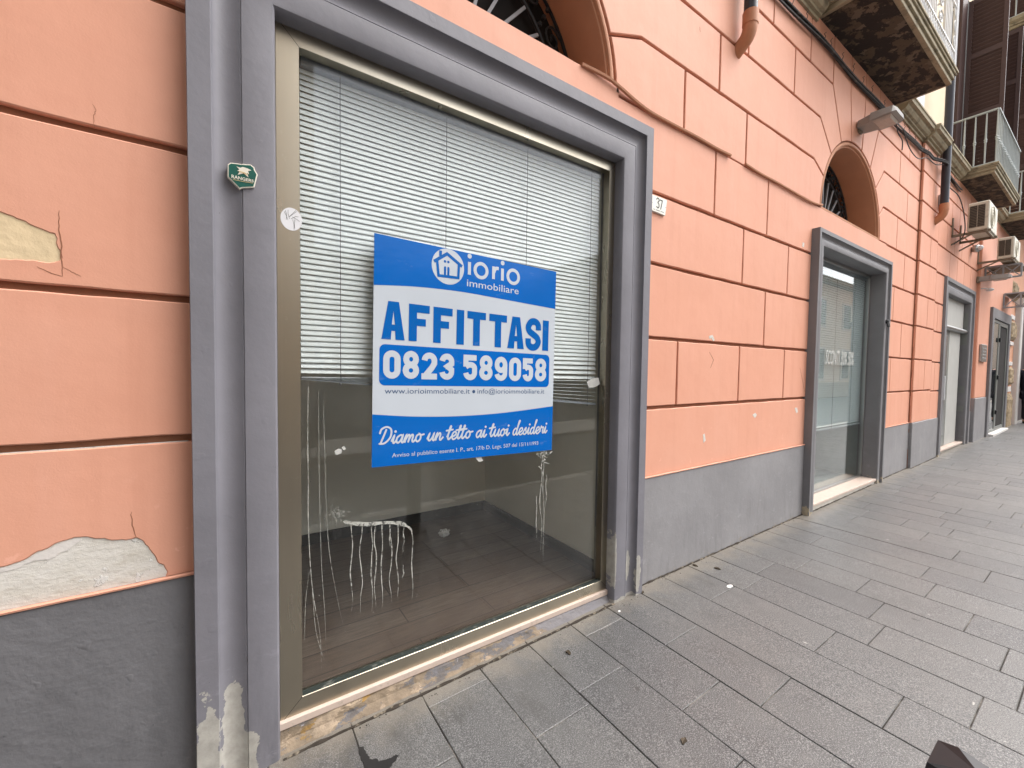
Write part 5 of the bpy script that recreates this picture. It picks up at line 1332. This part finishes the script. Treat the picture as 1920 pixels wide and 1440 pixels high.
# ------------------------------------------------------------------ person at the far right
def skin(name, verts, edges, radii, mat, parent, sub=1):
    me = bpy.data.meshes.new(name); me.from_pydata(verts, edges, []); o = bpy.data.objects.new(name, me); col.objects.link(o)
    mo = o.modifiers.new("s", 'SKIN'); mo.use_smooth_shade = True
    for i, r_ in enumerate(radii):
        d = me.skin_vertices[0].data[i]; d.radius = r_ if isinstance(r_, tuple) else (r_, r_); d.use_root = (i == 0)
    s_ = o.modifiers.new("u", 'SUBSURF'); s_.levels = sub; s_.render_levels = sub
    bpy.context.view_layer.update()
    me2 = bpy.data.meshes.new_from_object(o.evaluated_get(bpy.context.evaluated_depsgraph_get()))
    me2.materials.clear(); me2.materials.append(mat); bpy.data.objects.remove(o)
    o2 = bpy.data.objects.new(name, me2); col.objects.link(o2); o2.parent = parent; o2.matrix_parent_inverse = Matrix.Translation(-parent.location)
    return o2
PX, PY = 17.75, -.36; PZ = gz(PX)
pe = thing("person", (PX, PY, PZ), "person in a long dark navy coat walking away at the far end of the pavement", "person")
def q_(x, y, z): return (PX+x, PY+y, PZ+z)
# body faces +X (walking away); y is left/right
V = [q_(0, 0, .92), q_(0, 0, 1.12), q_(.01, 0, 1.30), q_(.01, 0, 1.43), q_(.02, 0, 1.50), q_(.035, 0, 1.56), q_(.04, 0, 1.64), q_(.03, 0, 1.71)]
Ed = [(i, i+1) for i in range(7)]; Rd = [(.13, .16), (.12, .145), (.125, .165), (.09, .13), .055, .075, .098, .075]
def limb(start, pts, rs):
    p = start
    for pt_, r_ in zip(pts, rs):
        V.append(pt_); Rd.append(r_); Ed.append((p, len(V)-1)); p = len(V)-1
    return p
for s_ in (1, -1):
    limb(0, [q_(.0, s_*.09, .84), q_(.05*s_+.03, s_*.095, .48), q_(.10*s_-.04, s_*.10, .10), q_(.10*s_-.03, s_*.10, .045), q_(.10*s_+.10, s_*.105, .04)], [.085, .058, .042, .042, .03])
    w_ = limb(3, [q_(.0, s_*.19, 1.41), q_(-.03*s_, s_*.235, 1.14), q_(.06-.06*s_, s_*.245, .90), q_(.085-.06*s_, s_*.245, .83)], [.06, .045, .033, .035])
    hx, hy, hz = V[w_][0], V[w_][1], V[w_][2]
    for f_, (dx, L_) in enumerate(((-.024, .068), (-.008, .078), (.008, .074), (.024, .058))):
        limb(w_, [(hx+dx, hy, hz-.03), (hx+dx+.006, hy-s_*.006, hz-.03-L_*.6), (hx+dx+.014, hy-s_*.014, hz-.03-L_)], [.0095, .009, .0075])
    limb(w_, [(hx+.03, hy-s_*.012, hz-.005), (hx+.046, hy-s_*.02, hz-.04)], [.010, .009])
skin("body", V, Ed, Rd, M['skin'], pe, 2)
V, Ed, Rd = [], [], []
V = [q_(0, 0, .60), q_(0, 0, .80), q_(0, 0, 1.0), q_(0, 0, 1.2), q_(.01, 0, 1.36), q_(.01, 0, 1.46)]; Ed = [(i, i+1) for i in range(5)]; Rd = [(.21, .25), (.19, .23), (.17, .21), (.165, .205), (.15, .19), (.085, .10)]
for s_ in (1, -1): limb(4, [q_(.0, s_*.20, 1.40), q_(-.03*s_, s_*.245, 1.14), q_(.05-.06*s_, s_*.25, .91)], [.08, .066, .056])
skin("coat", V, Ed, Rd, M['coat'], pe, 2)
V, Ed, Rd = [q_(0, 0, .86)], [], [.14]
for s_ in (1, -1): limb(0, [q_(.0, s_*.09, .80), q_(.05*s_+.03, s_*.095, .48), q_(.10*s_-.04, s_*.10, .10)], [.10, .075, .062])
skin("trousers", V, Ed, Rd, M['trouser'], pe, 2)
mb = MB()
for s_ in (1, -1): mb.sphere(q_(.10*s_+.03, s_*.102, .045), .05, 12, 8, (2.6, .95, .9))
mesh_obj("shoes", mb, M['shoe'], pe)
mb = MB(); mb.sphere(q_(.02, 0, 1.685), .112, 16, 10, (1.05, .92, 1.0)); mesh_obj("hair", mb, M['hair'], pe)
mb = MB(); mb.sphere(q_(.135, 0, 1.635), .018, 8, 6, (1.2, .7, 1.2))
for s_ in (1, -1): mb.sphere(q_(.03, s_*.098, 1.64), .03, 8, 6, (.7, .3, 1.1))
mesh_obj("nose_and_ears", mb, M['skin'], pe)
